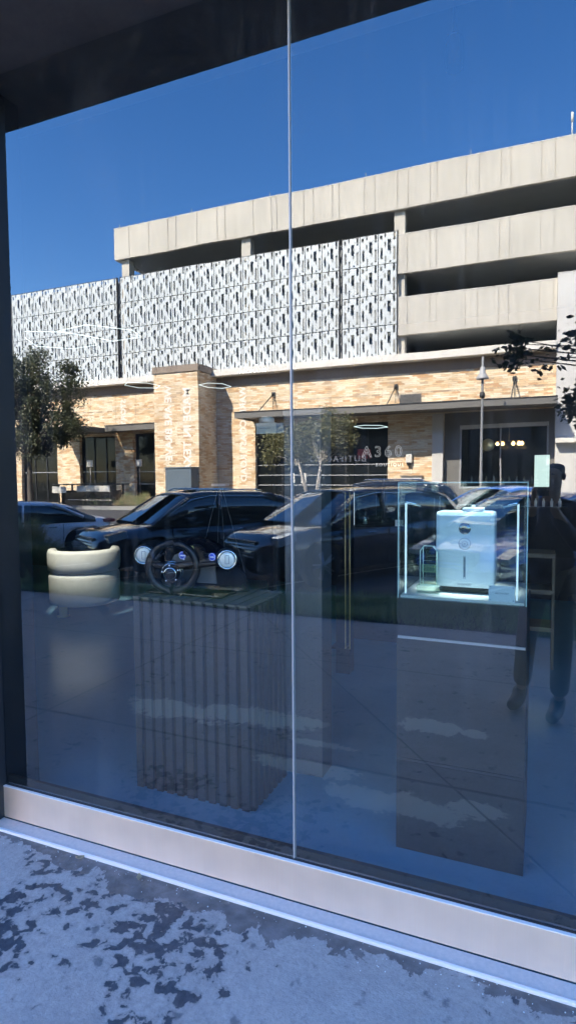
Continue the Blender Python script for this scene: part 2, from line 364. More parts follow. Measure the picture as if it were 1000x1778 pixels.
def dup(root,loc=None,rz=None,label=None,parent=None):
    def cp(o,par):
        c=o.copy(); COL.objects.link(c)
        if par is not None: c.parent=par
        for ch in [k for k in o.children]: cp(ch,c)
        return c
    r=cp(root,parent)
    if loc is not None: r.location=loc
    if rz is not None: r.rotation_euler[2]=rz
    if label: r['label']=label
    return r
def wall(mb,x0,x1,z0,z1,y0,y1,holes):
    """slab in the xz plane from y0 to y1 with rectangular openings"""
    xs=sorted({x0,x1,*[h[i] for h in holes for i in (0,1)]}); zs=sorted({z0,z1,*[h[i] for h in holes for i in (2,3)]})
    xs=[x for x in xs if x0<=x<=x1]; zs=[z for z in zs if z0<=z<=z1]
    solid=lambda i,j: 0<=i<len(xs)-1 and 0<=j<len(zs)-1 and not any(h[0]-1e-6<(xs[i]+xs[i+1])/2<h[1]+1e-6 and h[2]-1e-6<(zs[j]+zs[j+1])/2<h[3]+1e-6 for h in holes)
    for i in range(len(xs)-1):
        for j in range(len(zs)-1):
            if not solid(i,j): continue
            a,b,c,d=xs[i],xs[i+1],zs[j],zs[j+1]
            mb.quad([(a,y0,c),(b,y0,c),(b,y0,d),(a,y0,d)]); mb.quad([(a,y1,c),(a,y1,d),(b,y1,d),(b,y1,c)])
            if not solid(i-1,j): mb.quad([(a,y0,c),(a,y0,d),(a,y1,d),(a,y1,c)])
            if not solid(i+1,j): mb.quad([(b,y0,c),(b,y1,c),(b,y1,d),(b,y0,d)])
            if not solid(i,j-1): mb.quad([(a,y0,c),(a,y1,c),(b,y1,c),(b,y0,c)])
            if not solid(i,j+1): mb.quad([(a,y0,d),(b,y0,d),(b,y1,d),(a,y1,d)])
    bmesh.ops.remove_doubles(mb.bm,verts=mb.bm.verts,dist=1e-4)
def text(name,body,size,loc,facing,mat,parent,ext=.01,turn=0,ax='CENTER',space=1.0,bold=0):
    """facing '+y' : read by someone looking towards -y ; '-y' : read by someone looking towards +y"""
    cu=bpy.data.curves.new(name,'FONT'); cu.body=body; cu.size=size; cu.extrude=ext; cu.align_x=ax; cu.align_y='CENTER'; cu.space_character=space
    cu.resolution_u=3; cu.offset=bold; cu.materials.append(mat)
    o=bpy.data.objects.new(name,cu); link(o,parent)
    Rm=(Matrix.Rotation(math.pi,4,'Z') if facing=='+y' else Matrix.Identity(4))@Matrix.Rotation(math.pi/2,4,'X')@Matrix.Rotation(turn,4,'Z')
    o.matrix_local=Matrix.Translation(loc)@Rm
    TEXTS.append(o); return o
TEXTS=[]
def bake_texts():
    bpy.context.view_layer.update(); dg=bpy.context.evaluated_depsgraph_get()
    for o in TEXTS:
        me=bpy.data.meshes.new_from_object(o.evaluated_get(dg)); n=bpy.data.objects.new('lettering',me); link(n,o.parent); n.matrix_local=o.matrix_local.copy()
        bpy.data.objects.remove(o)
def sb(name,a,b,mat,parent,bev=0):
    return MB().box(a,b,bev=bev).build(name,mat,parent)
def struct(o): return tag(o,kind='structure')

# ---------------------------------------------------------------- ground, road, pavement
struct(sb('ground',(-300,-300,-1.4),(300,300,-1.0),M['ground'],None))
def zr(x,y):
    t=max(0,min(1,(-y-13)/9)); t=t*t*(3-2*t); return -.20+.022*max(-16,min(0,x))*(1-t)
def sheet(name,x0,x1,y0,y1,zf,mat,nx=60,ny=16):
    mb=MB(); g=[[mb.bm.verts.new((x0+(x1-x0)*i/nx,y0+(y1-y0)*j/ny,zf(x0+(x1-x0)*i/nx,y0+(y1-y0)*j/ny))) for j in range(ny+1)] for i in range(nx+1)]
    for i in range(nx):
        for j in range(ny): mb.bm.faces.new((g[i][j],g[i+1][j],g[i+1][j+1],g[i][j+1]))
    o=mb.build(name,mat,smooth=True,normals=False); return o
struct(sheet('road',-80,80,-24.5,-6.05,zr,M['asphalt'],160))
mb=MB()
for i in range(80):
    x0=-80+2*i; h0=zr(x0,-6)+.15; h1=zr(x0+2,-6)+.15
    mb.prism([(x0,-.8),(x0+2,-.8),(x0+2,h1),(x0,h0)],'y',-6.06,-5.9)
struct(mb.build('kerb',M['kerb']))
bedz=lambda x,y: -.012+(zr(x,-6)+.14)*max(0,(-y-4.4)/1.5)
struct(sheet('soil_bed',-80,80,-5.9,-4.2,bedz,M['soil'],160))
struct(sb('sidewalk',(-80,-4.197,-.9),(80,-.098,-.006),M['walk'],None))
struct(sb('far_kerb',(-80,-24.64,-.6),(80,-24.503,0),M['kerb'],None))
struct(sb('far_pavement',(-80,-28.2,-.2),(80,-24.643,-.005),M['farwalk'],None))
mb=MB()
for i in range(26):
    x=-40+3.2*i
    a=Vector((x,-6.1)); d=Vector((.5,-.866))*5.2; w=Vector((.866,.5))*.05
    q=lambda v:(v.x,v.y,zr(v.x,v.y)+.006)
    for k in range(8): mb.quad([q(a-w+d*k/8),q(a+w+d*k/8),q(a+w+d*(k+1)/8),q(a-w+d*(k+1)/8)])
struct(mb.build('road_markings',M['offwhite']))
# turf strip
mb=MB()
rng=random.Random(3)
for i in range(26000):
    x=rng.uniform(-9.5,2.5); y=rng.uniform(-5.9,-4.2)
    if y>-4.26: y-=rng.uniform(0,.12)
    h=rng.uniform(.05,.13)*(1+.5*math.sin(x*2.1)*math.sin(y*5+x)); a=rng.uniform(0,6.28); w=.006; lx,ly=rng.gauss(0,.035),rng.gauss(0,.035)
    c,s=math.cos(a)*w,math.sin(a)*w
    b0=bedz(x,y); mb.quad([(x-c,y-s,b0),(x+c,y+s,b0),(x+lx,y+ly,h+b0)])
tag(mb.build('grass',M['turf'],normals=False),'short dark green grass strip between the sidewalk and the kerb','grass',kind='stuff')
def tuft(loc,label,n=650,h=.95,group='fountain grass clumps'):
    mb=MB()
    for i in range(n):
        a=rng.uniform(0,6.28); r=rng.uniform(0,.12); L=h*rng.uniform(.6,1.15); out=rng.uniform(.15,.75)*L
        p=Vector((r*math.cos(a),r*math.sin(a),0)); d=Vector((math.cos(a),math.sin(a),0)); t=Vector((-math.sin(a),math.cos(a),0))*.005
        m1=p+d*out*.35+Vector((0,0,L*.6)); e=p+d*out+Vector((0,0,L*(.9-.35*out/L)))
        mb.quad([p-t,p+t,m1+t,m1-t]); mb.quad([m1-t,m1+t,e])
    o=mb.build('fountain_grass',M['fountain'],normals=False); o.location=loc
    return tag(o,label,'ornamental grass',group)
tuft((-7.6,-5.15,-.01),'big fountain grass clump in the turf strip by the silver sedan',1400,1.15)
tuft((-6.9,-4.8,-.01),'lower fountain grass clump at the sidewalk edge, right of the big clump',1000,.8)
tuft((-8.6,-5.3,-.01),'fountain grass clump at the far left end of the turf strip',900,1.0)

# ---------------------------------------------------------------- shop we face
shop=empty('shop_building',(0,0,0),0,'dark clad shop building whose big window fills the view','building')
mb=MB()
mb.box((-30,-.12,-.2),(-2.258,0.2,3.9))                # left wall up to the jamb
mb.box((3.4,-.12,-.2),(25,0.2,3.9)); 
wl=mb.build('wall',M['jamb'],shop)
mb=MB(); mb.box((-30,-.335,3.257),(25,.4,3.9)); mb.build('window_header',M['soffit_shop'],shop)
mb=MB(); mb.box((-30,-.33,3.903),(25,12,12.5)); mb.box((-30,.403,3.6),(25,12,3.9)); mb.build('upper_storey',M['shopwall'],shop)
mb=MB(); mb.box((-30,.203,-.2),(-9.2,12,3.6)); mb.box((4.2,.203,-.2),(25,12,3.6)); mb.box((-9.2,6.2,-.2),(4.2,12,3.6)); mb.build('core_walls',M['shopwall'],shop)
win=empty('shop_window',(0,0,0),parent=shop)
def pane(x0,x1):
    mb=MB(); mb.box((x0,0,.155),(x1,.012,3.252))
    for f in mb.bm.faces:
        f.material_index=0 if f.calc_center_median().y<.001 else 1
    o=mb.build('pane',[M['shopglass'],M['shopclear']],win)
    if x0>-.9 and x0<0: o.rotation_euler[2]=.0005
    return o
pane(-2.25,-.826); pane(-.816,.604); pane(.614,2.034); pane(2.044,3.39)
for x in (-.8255,.6045,2.0345):
    MB().box((x,-.002,.155),(x+.0055,.016,3.252)).build('glass_joint',M['jointline'],win)
mb=MB(); mb.box((-2.257,-.004,.12),(3.4,.03,.154)); mb.box((-2.257,.0125,.155),(3.4,.03,.185)); mb.build('gasket',M['gasket'],win)
mb=MB(); mb.box((-2.257,-.016,0.004),(3.4,-.005,.147),bev=.002); mb.build('kick_plate',M['steel'],win)
mb=MB(); mb.box((-2.257,-.018,.1472),(3.4,-.0045,.150)); mb.build('plate_edge',M['edgestrip'],win)
mb=MB(); mb.box((-2.257,-.084,-.05),(3.4,-.017,0.0)); mb.build('sill_ledge',M['ledge'],win)
mb=MB(); mb.box((-3.2,-.097,-.05),(3.4,-.0842,.004),bev=.002); mb.build('edge_strip',M['edgestrip'],win)
mb=MB(); mb.box((-2.2565,-.1185,0.002),(-2.2515,-.003,3.255)); mb.build('jamb_trim',M['jamb'],win)

# interior shell
struct(sb('interior_floor',(-9.2,.031,-.2),(4.2,6.2,-.002),M['intfloor'],None))
mb=MB(); mb.box((-9.2,.41,3.55),(4.2,6.2,3.598)); struct(mb.build('interior_ceiling',M['ceiling']))
mb=MB(); mb.box((-9.19,6.1,0),(4.19,6.195,3.55)); mb.box((-9.195,.21,0),(-9.1,6.1,3.55)); mb.box((4.1,.21,0),(4.195,6.1,3.55)); struct(mb.build('interior_wall',M['intwall']))
# small gravel bits and leaves on the sidewalk by the strip
for k,(x,y,lab) in enumerate([(-1.72,-.118,'curled tan dead leaf lying against the metal edge strip, left of the other leaf'),(-1.42,-.128,'small tan dead leaf lying on the damp band, right of the other leaf')]):
    mb=MB(); vs=[]
    for i in range(6):
        t=i/5; w=.011*math.sin(math.pi*min(max(t,.08),.95)); z=.002+.012*abs(t-.5)**1.2+.002*k
        vs.append(((t-.5)*.035,-w,z+.006),); vs.append(((t-.5)*.035,0,z)); vs.append(((t-.5)*.035,w,z+.007))
    V=[mb.bm.verts.new(v if not isinstance(v[0],tuple) else v[0]) for v in vs]
    for i in range(5):
        for j in (0,1): mb.bm.faces.new((V[3*i+j],V[3*i+3+j],V[3*i+4+j],V[3*i+1+j]))
    o=mb.build('dead_leaf',pbr('dead_leaf_tan',(.45,.30,.16),.7),smooth=True); o.location=(x,y,-.004); o.rotation_euler[2]=.6+k*1.5
    md=o.modifiers.new('thick','SOLIDIFY'); md.thickness=.0008
    tag(o,lab,'leaf','dead leaves on the sidewalk')
mb=MB()
for i in range(130):
    x=rng.uniform(-2.2,.4); y=-.1-abs(rng.gauss(0,.045)); s=rng.uniform(.0006,.0018)
    m=Matrix.Translation((x,y,-.0055+s*.6))@Matrix.Rotation(rng.uniform(0,3),4,'Z')
    mb.box((-s,-s*.8,-s*.6),(s,s*.8,s*.6),mat=m)
tag(mb.build('grit',M['offwhite']),'pale grit specks scattered along the metal edge strip','grit',kind='stuff')

# ---------------------------------------------------------------- interior things
# slatted plinth
pl=empty('slatted_plinth',(-1.535,.64,0),0,'dark grey slatted display plinth just behind the left pane','plinth')
sb('core',(-.31,-.18,0),(.31,.19,.955),M['slatback'],pl)
mb=MB()
ns=11
for i in range(ns):
    x=-.325+i*(.65/ns); mb.box((x,-.197,.002),(x+.036,-.181,.955))
for j in range(7):
    y=-.18+j*.056
    for sx_ in (-1,1): mb.box((sx_*.311,y,.002),(sx_*.326,y+.034,.955))
mb.build('slat_cladding',M['slat'],pl)
mb=MB()
for i in range(ns):
    x=-.325+i*(.65/ns); mb.box((x,-.199,.9555),(x+.036,.19,.966))
mb.box((-.31,-.18,.9552),(.31,.19,.9608)); mb.build('top',pbr('plinth_top_edge',(.15,.14,.12),.6),pl)
# black scent display on the slatted plinth
dv=empty('scent_display',(-1.635,.55,.967),0,'black instrument-like scent display with two chrome discs on the slatted plinth','display')
mb=MB(); mb.box((-.22,-.02,0),(.22,.14,.012),bev=.004)
arc=[(-.30+.60*t,.02+.26*math.sin(math.pi*t)**.55) for t in [i/24 for i in range(25)]]
mb.prism([(-.30,.02)]+arc[1:-1]+[(.30,.02)],'y',.10,.13); mb.build('backboard',M['blackgloss'],dv)
mb=MB(); mb.prism([(-.14,.05),(-.14,.14),(-.11,.185),(-.04,.21),(.12,.20),(.13,.05)],'y',.09,.0995); mb.build('dial_panel',pbr('grey_dial_panel',(.14,.16,.17),.5),dv)
RX=Matrix.Rotation(math.pi/2,4,'X')
for x in (-.235,.245):
    FZ=Matrix.Rotation(R(30),4,'Z')@RX
    d=MB().lathe([(0,.010),(.030,.011),(.037,.009),(.038,.004),(.0,.004)],32,FZ,(x,0,.19)).build('chrome_disc',M['disc'],dv)
    MB().lathe([(.038,.006),(.040,.014),(.045,.014),(.048,.008),(.048,-.004),(.038,-.004)],32,FZ,(x,0,.19)).build('disc_ring',M['chrome'],d)
    MB().lathe([(.049,.006),(.054,.004),(.055,-.01),(.04,-.02),(0,-.02)],32,FZ,(x,0,.19)).build('disc_rim',M['black'],d)
    mb=MB()
    for (a0,a1,b0,b1) in ((-.010,-.0075,-.021,.021),(.0075,.010,-.021,.021),(-.0075,.0075,.0185,.021),(-.0075,.0075,-.021,-.0185)): mb.box((a0,b0,.0105),(a1,b1,.0125))
    o=mb.build('disc_emblem',M['devicegrey'],d); o.matrix_local=Matrix.Translation((x,0,.19))@FZ
    MB().tube([(x,0.03,.18),(x*.8,.10,.12)],.012,8).build('disc_arm',M['black'],d)
mb=MB(); WR,wr=.118,.0195
for a in range(48):
    pass
ring=[(WR*math.cos(2*math.pi*k/48),0,WR*math.sin(2*math.pi*k/48)) for k in range(49)]
mb.tube(ring,wr,10,cap=False)
for an in (8,172,270): mb.tube([(0,0,0),(WR*math.cos(R(an)),0,WR*math.sin(R(an)))],[.022,.012],8)
o=mb.build('steering_wheel',M['black'],dv); o.location=(-.045,-.025,.142); o.rotation_euler=(0,0,R(22))
mb=MB(); mb.tube([(-.03,.02,.135),(.235,.02,.175)],.014,10); mb.build('rod',M['black'],dv)
hub=MB().lathe([(0,.075),(.022,.075),(.026,.07),(.03,.07),(.034,.06),(.045,.055),(.047,.02),(.052,.015),(.052,-.03),(0,-.03)],28,Matrix.Rotation(R(25),4,'Z')@RX,(-.06,-.01,.115)).build('hub',M['black'],dv)
Hm=Matrix.Translation((-.06,-.01,.115))@Matrix.Rotation(R(25),4,'Z')@RX
for rr,zz in ((.030,.0705),(.047,.034),(.053,.006)):
    MB().lathe([(rr-.002,zz-.002),(rr+.002,zz-.002),(rr+.0025,zz+.001),(rr-.0015,zz+.002)],28,None).build('hub_ring',M['chrome'],hub).matrix_local=Hm
for k in range(5):
    a=k*1.257+.4
    MB().lathe([(0,.060),(.003,.0595),(.0042,.056),(.004,.052)],10,Matrix.Translation((.040*math.cos(a),.040*math.sin(a),0))).build('stud',M['badgewhite'],hub).matrix_local=Hm
mb=MB(); mb.prism([(-.10,.02),(-.115,.07),(-.09,.10),(-.03,.10),(0.0,.07),(-.02,.02)],'y',-.02,.02); mb.build('hub_foot',pbr('smoked_plastic',(.05,.05,.055),.3),dv)
for x,z in ((-.06,.185),(.115,.185)):
    b=MB().lathe([(0,.004),(.020,.004),(.021,0),(0,0)],24,RX,(x,.085,z)).build('badge',M['bluebadge'],dv)
    MB().box((x-.011,.0795,z-.003),(x+.011,.0808,z+.003)).build('badge_print',M['badgewhite'],b)
    MB().lathe([(.0165,.0002),(.0185,.0002),(.0185,-.001),(.0165,-.001)],24,RX,(x,.0808,z)).build('badge_ring',M['badgewhite'],b)
mb=MB()
pts=[]
for i in range(13):
    t=i/12; a=R(150-135*t); pts.append((.045+.055*math.cos(a),.16+.075*math.sin(a)))
for (x0,z0),(x1,z1) in zip(pts,pts[1:]):
    dx,dz=x1-x0,z1-z0; L=math.hypot(dx,dz); nx,nz=-dz/L*.016,dx/L*.016
    mb.prism([(x0-nx,z0-nz),(x0+nx,z0+nz),(x1+nx,z1+nz),(x1-nx,z1-nz)],'y',.02,.055)
sp=mb.build('strap',M['black'],dv)
MB().prism([(.012,.226),(.028,.213),(.052,.226),(.046,.246),(.026,.242)],'y',.018,.0197).build('strap_stripe',M['yellow'],sp)
mb=MB()
for k in range(5):
    a=R(130+k*22); mb.box((.04+.052*math.cos(a)-.003,.02,.17+.052*math.sin(a)-.0025),(.04+.052*math.cos(a)+.003,.0235,.17+.052*math.sin(a)+.0025))
mb.build('tick_marks',M['badgewhite'],dv)
# clear acrylic frame with thin bright edges behind the scent display
ap=(-1.79,1.20,1.50)
fr=empty('wire_easel',(-1.83,1.2,0),0,'thin wire easel with splayed legs standing behind the slatted plinth','easel')
for p in ((-2.22,1.15,0),(-1.96,1.35,0),(-1.65,1.1,0),(-1.40,1.3,0)):
    MB().tube([(ap[0]+1.83+(p[0]-ap[0])*.02,0,ap[2]),(p[0]+1.83,p[1]-1.2,0)],.0013,6).build('leg',M['canopy'],fr)
MB().box((-.01,-.02,1.495),(.09,.02,1.51)).build('top_clip',M['mullion'],fr)
# armchair
ch=empty('tub_armchair',(-4.86,3.45,0),R(-25),'cream upholstered tub armchair on a brass leg inside the shop','armchair')
MB().lathe([(0,.13),(.35,.13),(.38,.145),(.388,.18),(.39,.44),(.382,.475),(.35,.495),(0,.50)],40).build('seat',M['cream'],ch)
mb=MB()
sec=[(.375,.502),(.395,.52),(.40,.60),(.40,.71),(.385,.745),(.335,.748),(.31,.72),(.30,.60),(.31,.502)]
n=30; rings=[]
for i in range(n+1):
    t=i/n; a=R(-23-118)+R(236)*t; f=min(1,math.sin(math.pi*min(max(t,.0),1))*4+.6)
    rings.append([mb.bm.verts.new((r*math.cos(a),r*math.sin(a),.5+(z-.5)*f)) for r,z in sec])
for A,B in zip(rings,rings[1:]):
    for k in range(len(sec)): mb.bm.faces.new((A[k],A[(k+1)%len(sec)],B[(k+1)%len(sec)],B[k]))
mb.bm.faces.new(rings[0]); mb.bm.faces.new(rings[-1][::-1]); mb.build('backrest',M['cream'],ch,smooth=True)
MB().lathe([(0,0),(.07,0),(.07,.008),(.045,.012),(.045,.13),(0,.13)],24,None,(.0235,-.27,0)).build('leg',M['brass'],ch)
# right pedestal, case and content
pd=empty('display_pedestal',(-.303,.70,0),0,'dark display pedestal carrying the lit glass case with the white diffuser','pedestal')
sb('base',(-.247,-.25,0),(.247,.25,.375),M['plinthdark'],pd)
sb('seam_strip',(-.2468,-.2515,.377),(.2468,.2498,.388),M['plinth'],pd)
sb('body',(-.247,-.25,.390),(.247,.25,.886),M['plinth'],pd)
sb('light_strip',(-.243,-.2525,.888),(.243,.2485,.897),pbr('pale_steel_strip',(.42,.42,.40),.4),pd)
sb('upper_block',(-.247,-.25,.899),(.247,.25,1.052),M['plinthblack'],pd)
cs=empty('glass_case',(-.303,.70,1.053),0,'clear glass case over the white diffuser on the right pedestal','display case')
g=.006
sb('base_panel',(-.236,-.236,0),(.236,.236,.01),M['offwhite'],cs)
sb('glass_panel',(-.24,-.246,0),(.24,-.24,.47),M['caseglass'],cs); sb('glass_panel',(-.24,.24,0),(.24,.246,.47),M['caseglass'],cs)
sb('glass_panel',(-.246,-.239,0),(-.24,.239,.47),M['caseglass'],cs); sb('glass_panel',(.24,-.239,0),(.246,.239,.47),M['caseglass'],cs)
mb=MB()
for x in (-.245,.241):
    mb.box((x,-.2478,0),(x+.004,-.2462,.47)); 
mb.box((-.245,-.2478,.467),(.245,-.2462,.471)); mb.build('glass_edge',pbr('glass_edge_green',(.35,.55,.5),.3),cs)
for x in (-.225,.208):
    p=MB(); p.box((x-.0035,-.189,.0102),(x+.0035,-.182,.385)); lp=p.build('light_post',M['ledpost'],cs)
    q=MB(); q.tube([(x,-.185,.388),(x+.055*(1 if x<0 else -1),-.165,.375)],.007,8); q.build('lamp_head',M['chrome'],lp)
df=empty('scent_diffuser',(-.302,.64,1.0635),0,'white rounded box diffuser with round window inside the lit glass case','diffuser')
mb=MB(); mb.box((-.118,-.05,.02),(.118,.06,.338),bev=.018); mb.build('body',M['device'],df,smooth=True)
for p in df.children[0].data.polygons: p.use_smooth=len(p.vertices)!=4 or p.area<.002
sb('foot',(-.10,-.04,0),(.10,.05,.022),M['black'],df)
MB().box((-.012,-.042,.338),(.07,.045,.352),bev=.004).build('lid',M['device'],df)
MB().box((.022,-.01,.352),(.034,.01,.362)).build('knob',M['device'],df)
MB().lathe([(0,.003),(.023,.003),(.0245,0)],28,RX,(0,-.0505,.268)).build('round_window',pbr('mirror_window',(.35,.32,.33),.1,metal=.9),df)
mb=MB()
for rr in (.0235,.011): mb.lathe([(rr-.0009,.0006),(rr+.0009,.0006),(rr+.0009,0),(rr-.0009,0)],28,RX,(0,-.0502,.205))
mb.lathe([(0,.0006),(.003,.0006),(.003,0)],12,RX,(0,-.0502,.205)); mb.box((-.021,-.051,.2045),(-.013,-.0503,.2055)); mb.build('emblem',M['devicegrey'],df)
mb=MB()
mb.box((-.0045,-.051,.06),(-.0032,-.0502,.155)); mb.box((.0032,-.051,.06),(.0045,-.0502,.155)); mb.box((-.0032,-.051,.153),(.0032,-.0502,.1545)); mb.box((-.0032,-.051,.0605),(.0032,-.0502,.062))
mb.box((-.003,-.0506,.066),(.003,-.0502,.15)); mb.build('level_slot',M['devicegrey'],df)
text('lettering','AROMA360',.011,(.0,-.0503,.036),'-y',M['devicegrey'],df,.0004)
bt=empty('oil_bottle',(-.440,.56,1.0635),0,'faceted clear oil bottle on an acrylic block, left in the lit case','bottle')
MB().box((-.046,-.035,0),(.046,.035,.034),bev=.003).build('acrylic_block',M['acrylic'],bt)
mb=MB(); mb.prism([(-.034,.035),(-.034,.175),(-.018,.196),(.018,.196),(.034,.175),(.034,.035)],'y',-.018,.018); mb.build('body',M['acrylic'],bt)
mb=MB(); q=[(-.034,-.019,.035),(-.034,-.019,.175),(-.018,-.019,.196),(.018,-.019,.196),(.034,-.019,.175),(.034,-.019,.035),(-.034,-.019,.035)]
for u_,v_ in zip(q,q[1:]): mb.tube([u_,v_],.0016,5)
mb.tube([(-.022,-.0185,.036),(-.022,-.0185,.19)],.0014,5).tube([(-.046,-.0355,.033),(.046,-.0355,.033)],.0012,5).tube([(-.046,-.0355,.001),(.046,-.0355,.001)],.0012,5)
mb.build('glass_edge',pbr('bottle_edge_green',(.70,.90,.72),.3),bt)
sb('liquid',(-.028,-.012,.085),(.028,.012,.118),M['liquid'],bt); sb('label_band',(-.029,-.0125,.119),(.029,.0125,.15),M['black'],bt); sb('label_line',(-.022,-.0135,.1335),(.012,-.0127,.1355),M['offwhite'],bt)
mb=MB()
for i in range(7): mb.box((-.02+i*.0062,-.0128,.09),(-.0175+i*.0062,-.0121,.115))
mb.build('label_print',M['plinthblack'],bt)
cd=empty('name_card',(-.142,.452,1.056),0,'white acrylic name card screwed at its corners, below right of the diffuser','card')
# card hangs just outside the case front, on the pedestal edge
cd.location=(-.148,.464,1.0635)
sb('plate',(-.048,-.002,0),(.048,.001,.062),M['card'],cd)
for x in (-.042,.042):
    for z in (.006,.056): MB().lathe([(0,.0006),(.002,.0006),(.002,0)],8,RX,(x,-.0021,z)).build('screw',M['devicegrey'],cd)
text('lettering','AROMA360',.010,(0,-.0022,.032),'-y',M['devicegrey'],cd,.0003)
# grey column behind the joint
cp=empty('display_column',(-1.13,.95,0),0,'plain grey display column right behind the glass joint','column')
sb('shaft',(-.10,-.075,0),(.10,.075,1.86),pbr('grey_column',(.10,.105,.105),.7,noise=.06),cp); sb('cap',(-.104,-.079,1.862),(.104,.079,1.885),pbr('grey_cap',(.14,.145,.145),.6),cp)
# black column with brass poles
bc=empty('black_pillar',(-1.44,2.52,0),0,'black square pillar with brass rails behind the grey column','pillar')
sb('shaft',(-.055,-.04,0),(.055,.08,2.02),M['black'],bc); sb('cap',(-.058,-.043,2.021),(.058,.083,2.03),M['black'],bc)
for x in (.073,.108): MB().tube([(x,-.2,.25),(x,-.2,1.43)],.004,8).build('brass_rail',M['brass'],bc)
MB().box((.06,-.21,.235),(.12,-.19,.25)).build('rail_bracket',M['black'],bc)
MB().box((-.05,-.19,.235),(.06,-.04,.249)).build('rail_arm',M['black'],bc)
# third pedestal
p3=empty('display_pedestal',(-1.45,3.75,0),0,'black display pedestal further inside with its own small glass case','pedestal')
sb('body',(-.255,-.25,0),(.255,.25,1.07),M['plinthblack'],p3); sb('top',(-.257,-.252,1.071),(.257,.252,1.083),M['plinthdark'],p3)
c3=empty('glass_case',(-1.45,3.75,1.0835),0,'smaller empty-looking glass case on the black pedestal further inside','display case')
sb('glass_panel',(-.215,-.205,0),(.215,-.2,.31),M['caseglass'],c3); sb('glass_panel',(-.215,.2,0),(.215,.205,.31),M['caseglass'],c3)
sb('glass_panel',(-.22,-.199,0),(-.215,.199,.31),M['caseglass'],c3); sb('glass_panel',(.215,-.199,0),(.22,.199,.31),M['caseglass'],c3)
MB().box((-.2205,-.2075,0),(-.2165,-.2055,.31)).build('glass_edge',M['ledpost'],c3)
b3=empty('oil_bottle',(-1.60,3.68,1.084),0,'little glass bottle inside the smaller case on the black pedestal','bottle')
MB().lathe([(0,0),(.02,0),(.022,.004),(.022,.07),(.012,.085),(.010,.10),(.013,.105),(.013,.125),(0,.128)],20).build('body',M['acrylic'],b3); MB().lathe([(0,.002),(.018,.002),(.018,.045),(0,.046)],16).build('liquid',M['card'],b3)
k3=empty('name_card',(-1.235,3.535,1.084),0,'small white name card standing on the black pedestal further inside','card')
sb('plate',(-.038,0,0),(.038,.002,.058),M['card'],k3); text('lettering','AROMA',.012,(0,-.001,.034),'-y',M['devicegrey'],k3,.0003)
# white box with dome on black stand
st=empty('tall_stand',(-2.11,2.62,0),0,'tall slim black stand holding a white domed box inside the shop','stand')
sb('column',(-.03,-.03,.02),(.03,.03,1.885),M['black'],st); MB().box((-.16,-.16,0),(.16,.16,.02)).build('base',M['black'],st); sb('tray',(-.14,-.10,1.886),(.14,.10,1.90),M['black'],st)
wb=empty('domed_diffuser',(-2.10,2.60,1.901),0,'small white box diffuser with a domed lid on the tall black stand','diffuser')
MB().box((-.11,-.05,0),(.07,.06,.09),bev=.004).build('body',M['device'],wb); MB().lathe([(0,.145),(.045,.142),(.062,.132),(.066,.115),(.066,.091),(0,.091)],28,None,(-.035,0,0)).build('dome',M['device'],wb)
sb('print_line',(-.08,-.0515,.045),(.02,-.0502,.048),M['devicegrey'],wb); sb('side_panel',(.072,-.05,.002),(.135,.06,.085),pbr('translucent_blue',(.25,.4,.6),.3),wb)
# wall signs inside
wsg=empty('wall_sign',(-2.32,6.09,3.03),0,'small white wall sign reading AROMA360 high on the back wall','sign')
# text faces the window (-y)
wsg.location=(-3.98,6.085,3.10)
sb('backing',(-.24,0,-.05),(.24,.012,.05),M['intwall'],wsg); text('lettering','AROMA360',.085,(0,-.003,0),'-y',M['signwhite'],wsg,.004,space=1.05)
ws2=empty('wall_sign',(-1.53,4.05,0),0,'outline letter sign reading A360 on a dark hanging panel inside the shop','sign')
sb('panel',(-.30,0,1.55),(.30,.02,1.95),M['intwall'],ws2); sb('post',(-.02,.0,0),(.02,.019,1.549),M['black'],ws2)
cu=text('lettering','A360',.155,(0.0,-.006,1.79),'-y',M['signwhite'],ws2,.003,space=1.35); cu.data.offset=0; cu.data.fill_mode='NONE' if hasattr(cu.data,'fill_mode') and False else cu.data.fill_mode; cu.data.extrude=0; cu.data.fill_mode='NONE'; cu.data.bevel_depth=.0018
text('small_lettering','BOUTIQUE',.045,(.08,-.006,1.66),'-y',M['signwhite'],ws2,.001,space=1.4)
# pale panel, clock, shelf
pp=empty('wall_screen',(-.03,6.08,0),0,'pale mint lit wall screen at the back of the shop on the right','screen')
sb('frame',(-.11,0,1.39),(.08,.015,1.80),M['black'],pp); sb('display_face',(-.10,-.006,1.40),(.07,-.001,1.79),M['mintpanel'],pp)
ck=empty('wall_clock',(-.68,6.095,1.93),0,'round gold wall clock at the back of the shop','clock')
MB().lathe([(0,.02),(.07,.02),(.078,.012),(.08,0),(0,0)],28,RX).build('face',M['gold'],ck); MB().box((-.002,-.024,0),(.002,-.021,.05)).build('hand',M['black'],ck)
sf=empty('oak_shelf_unit',(-.14,3.3,0),0,'low pale oak shelf unit inside the shop behind the glass case','shelf unit')
for z in (.30,.60,.89): sb('shelf_board',(-.22,-.12,z),(.22,.18,z+.035),M['woodpale'],sf)
for x in (-.22,.20): sb('side_panel',(x,-.118,0),(x+.02,.178,.298),M['woodpale'],sf); sb('side_panel',(x,-.118,.337),(x+.02,.178,.598),M['woodpale'],sf); sb('side_panel',(x,-.118,.637),(x+.02,.178,.888),M['woodpale'],sf)
hs=empty('wall_shelf',(-.05,6.0,1.16),0,'short dark wall shelf with a row of small bottles at the back','shelf')
sb('board',(-.25,-.1,-.02),(.30,.09,0),M['plinth'],hs)
proto=None
pos=['leftmost','second from the left','middle','second from the right','rightmost']
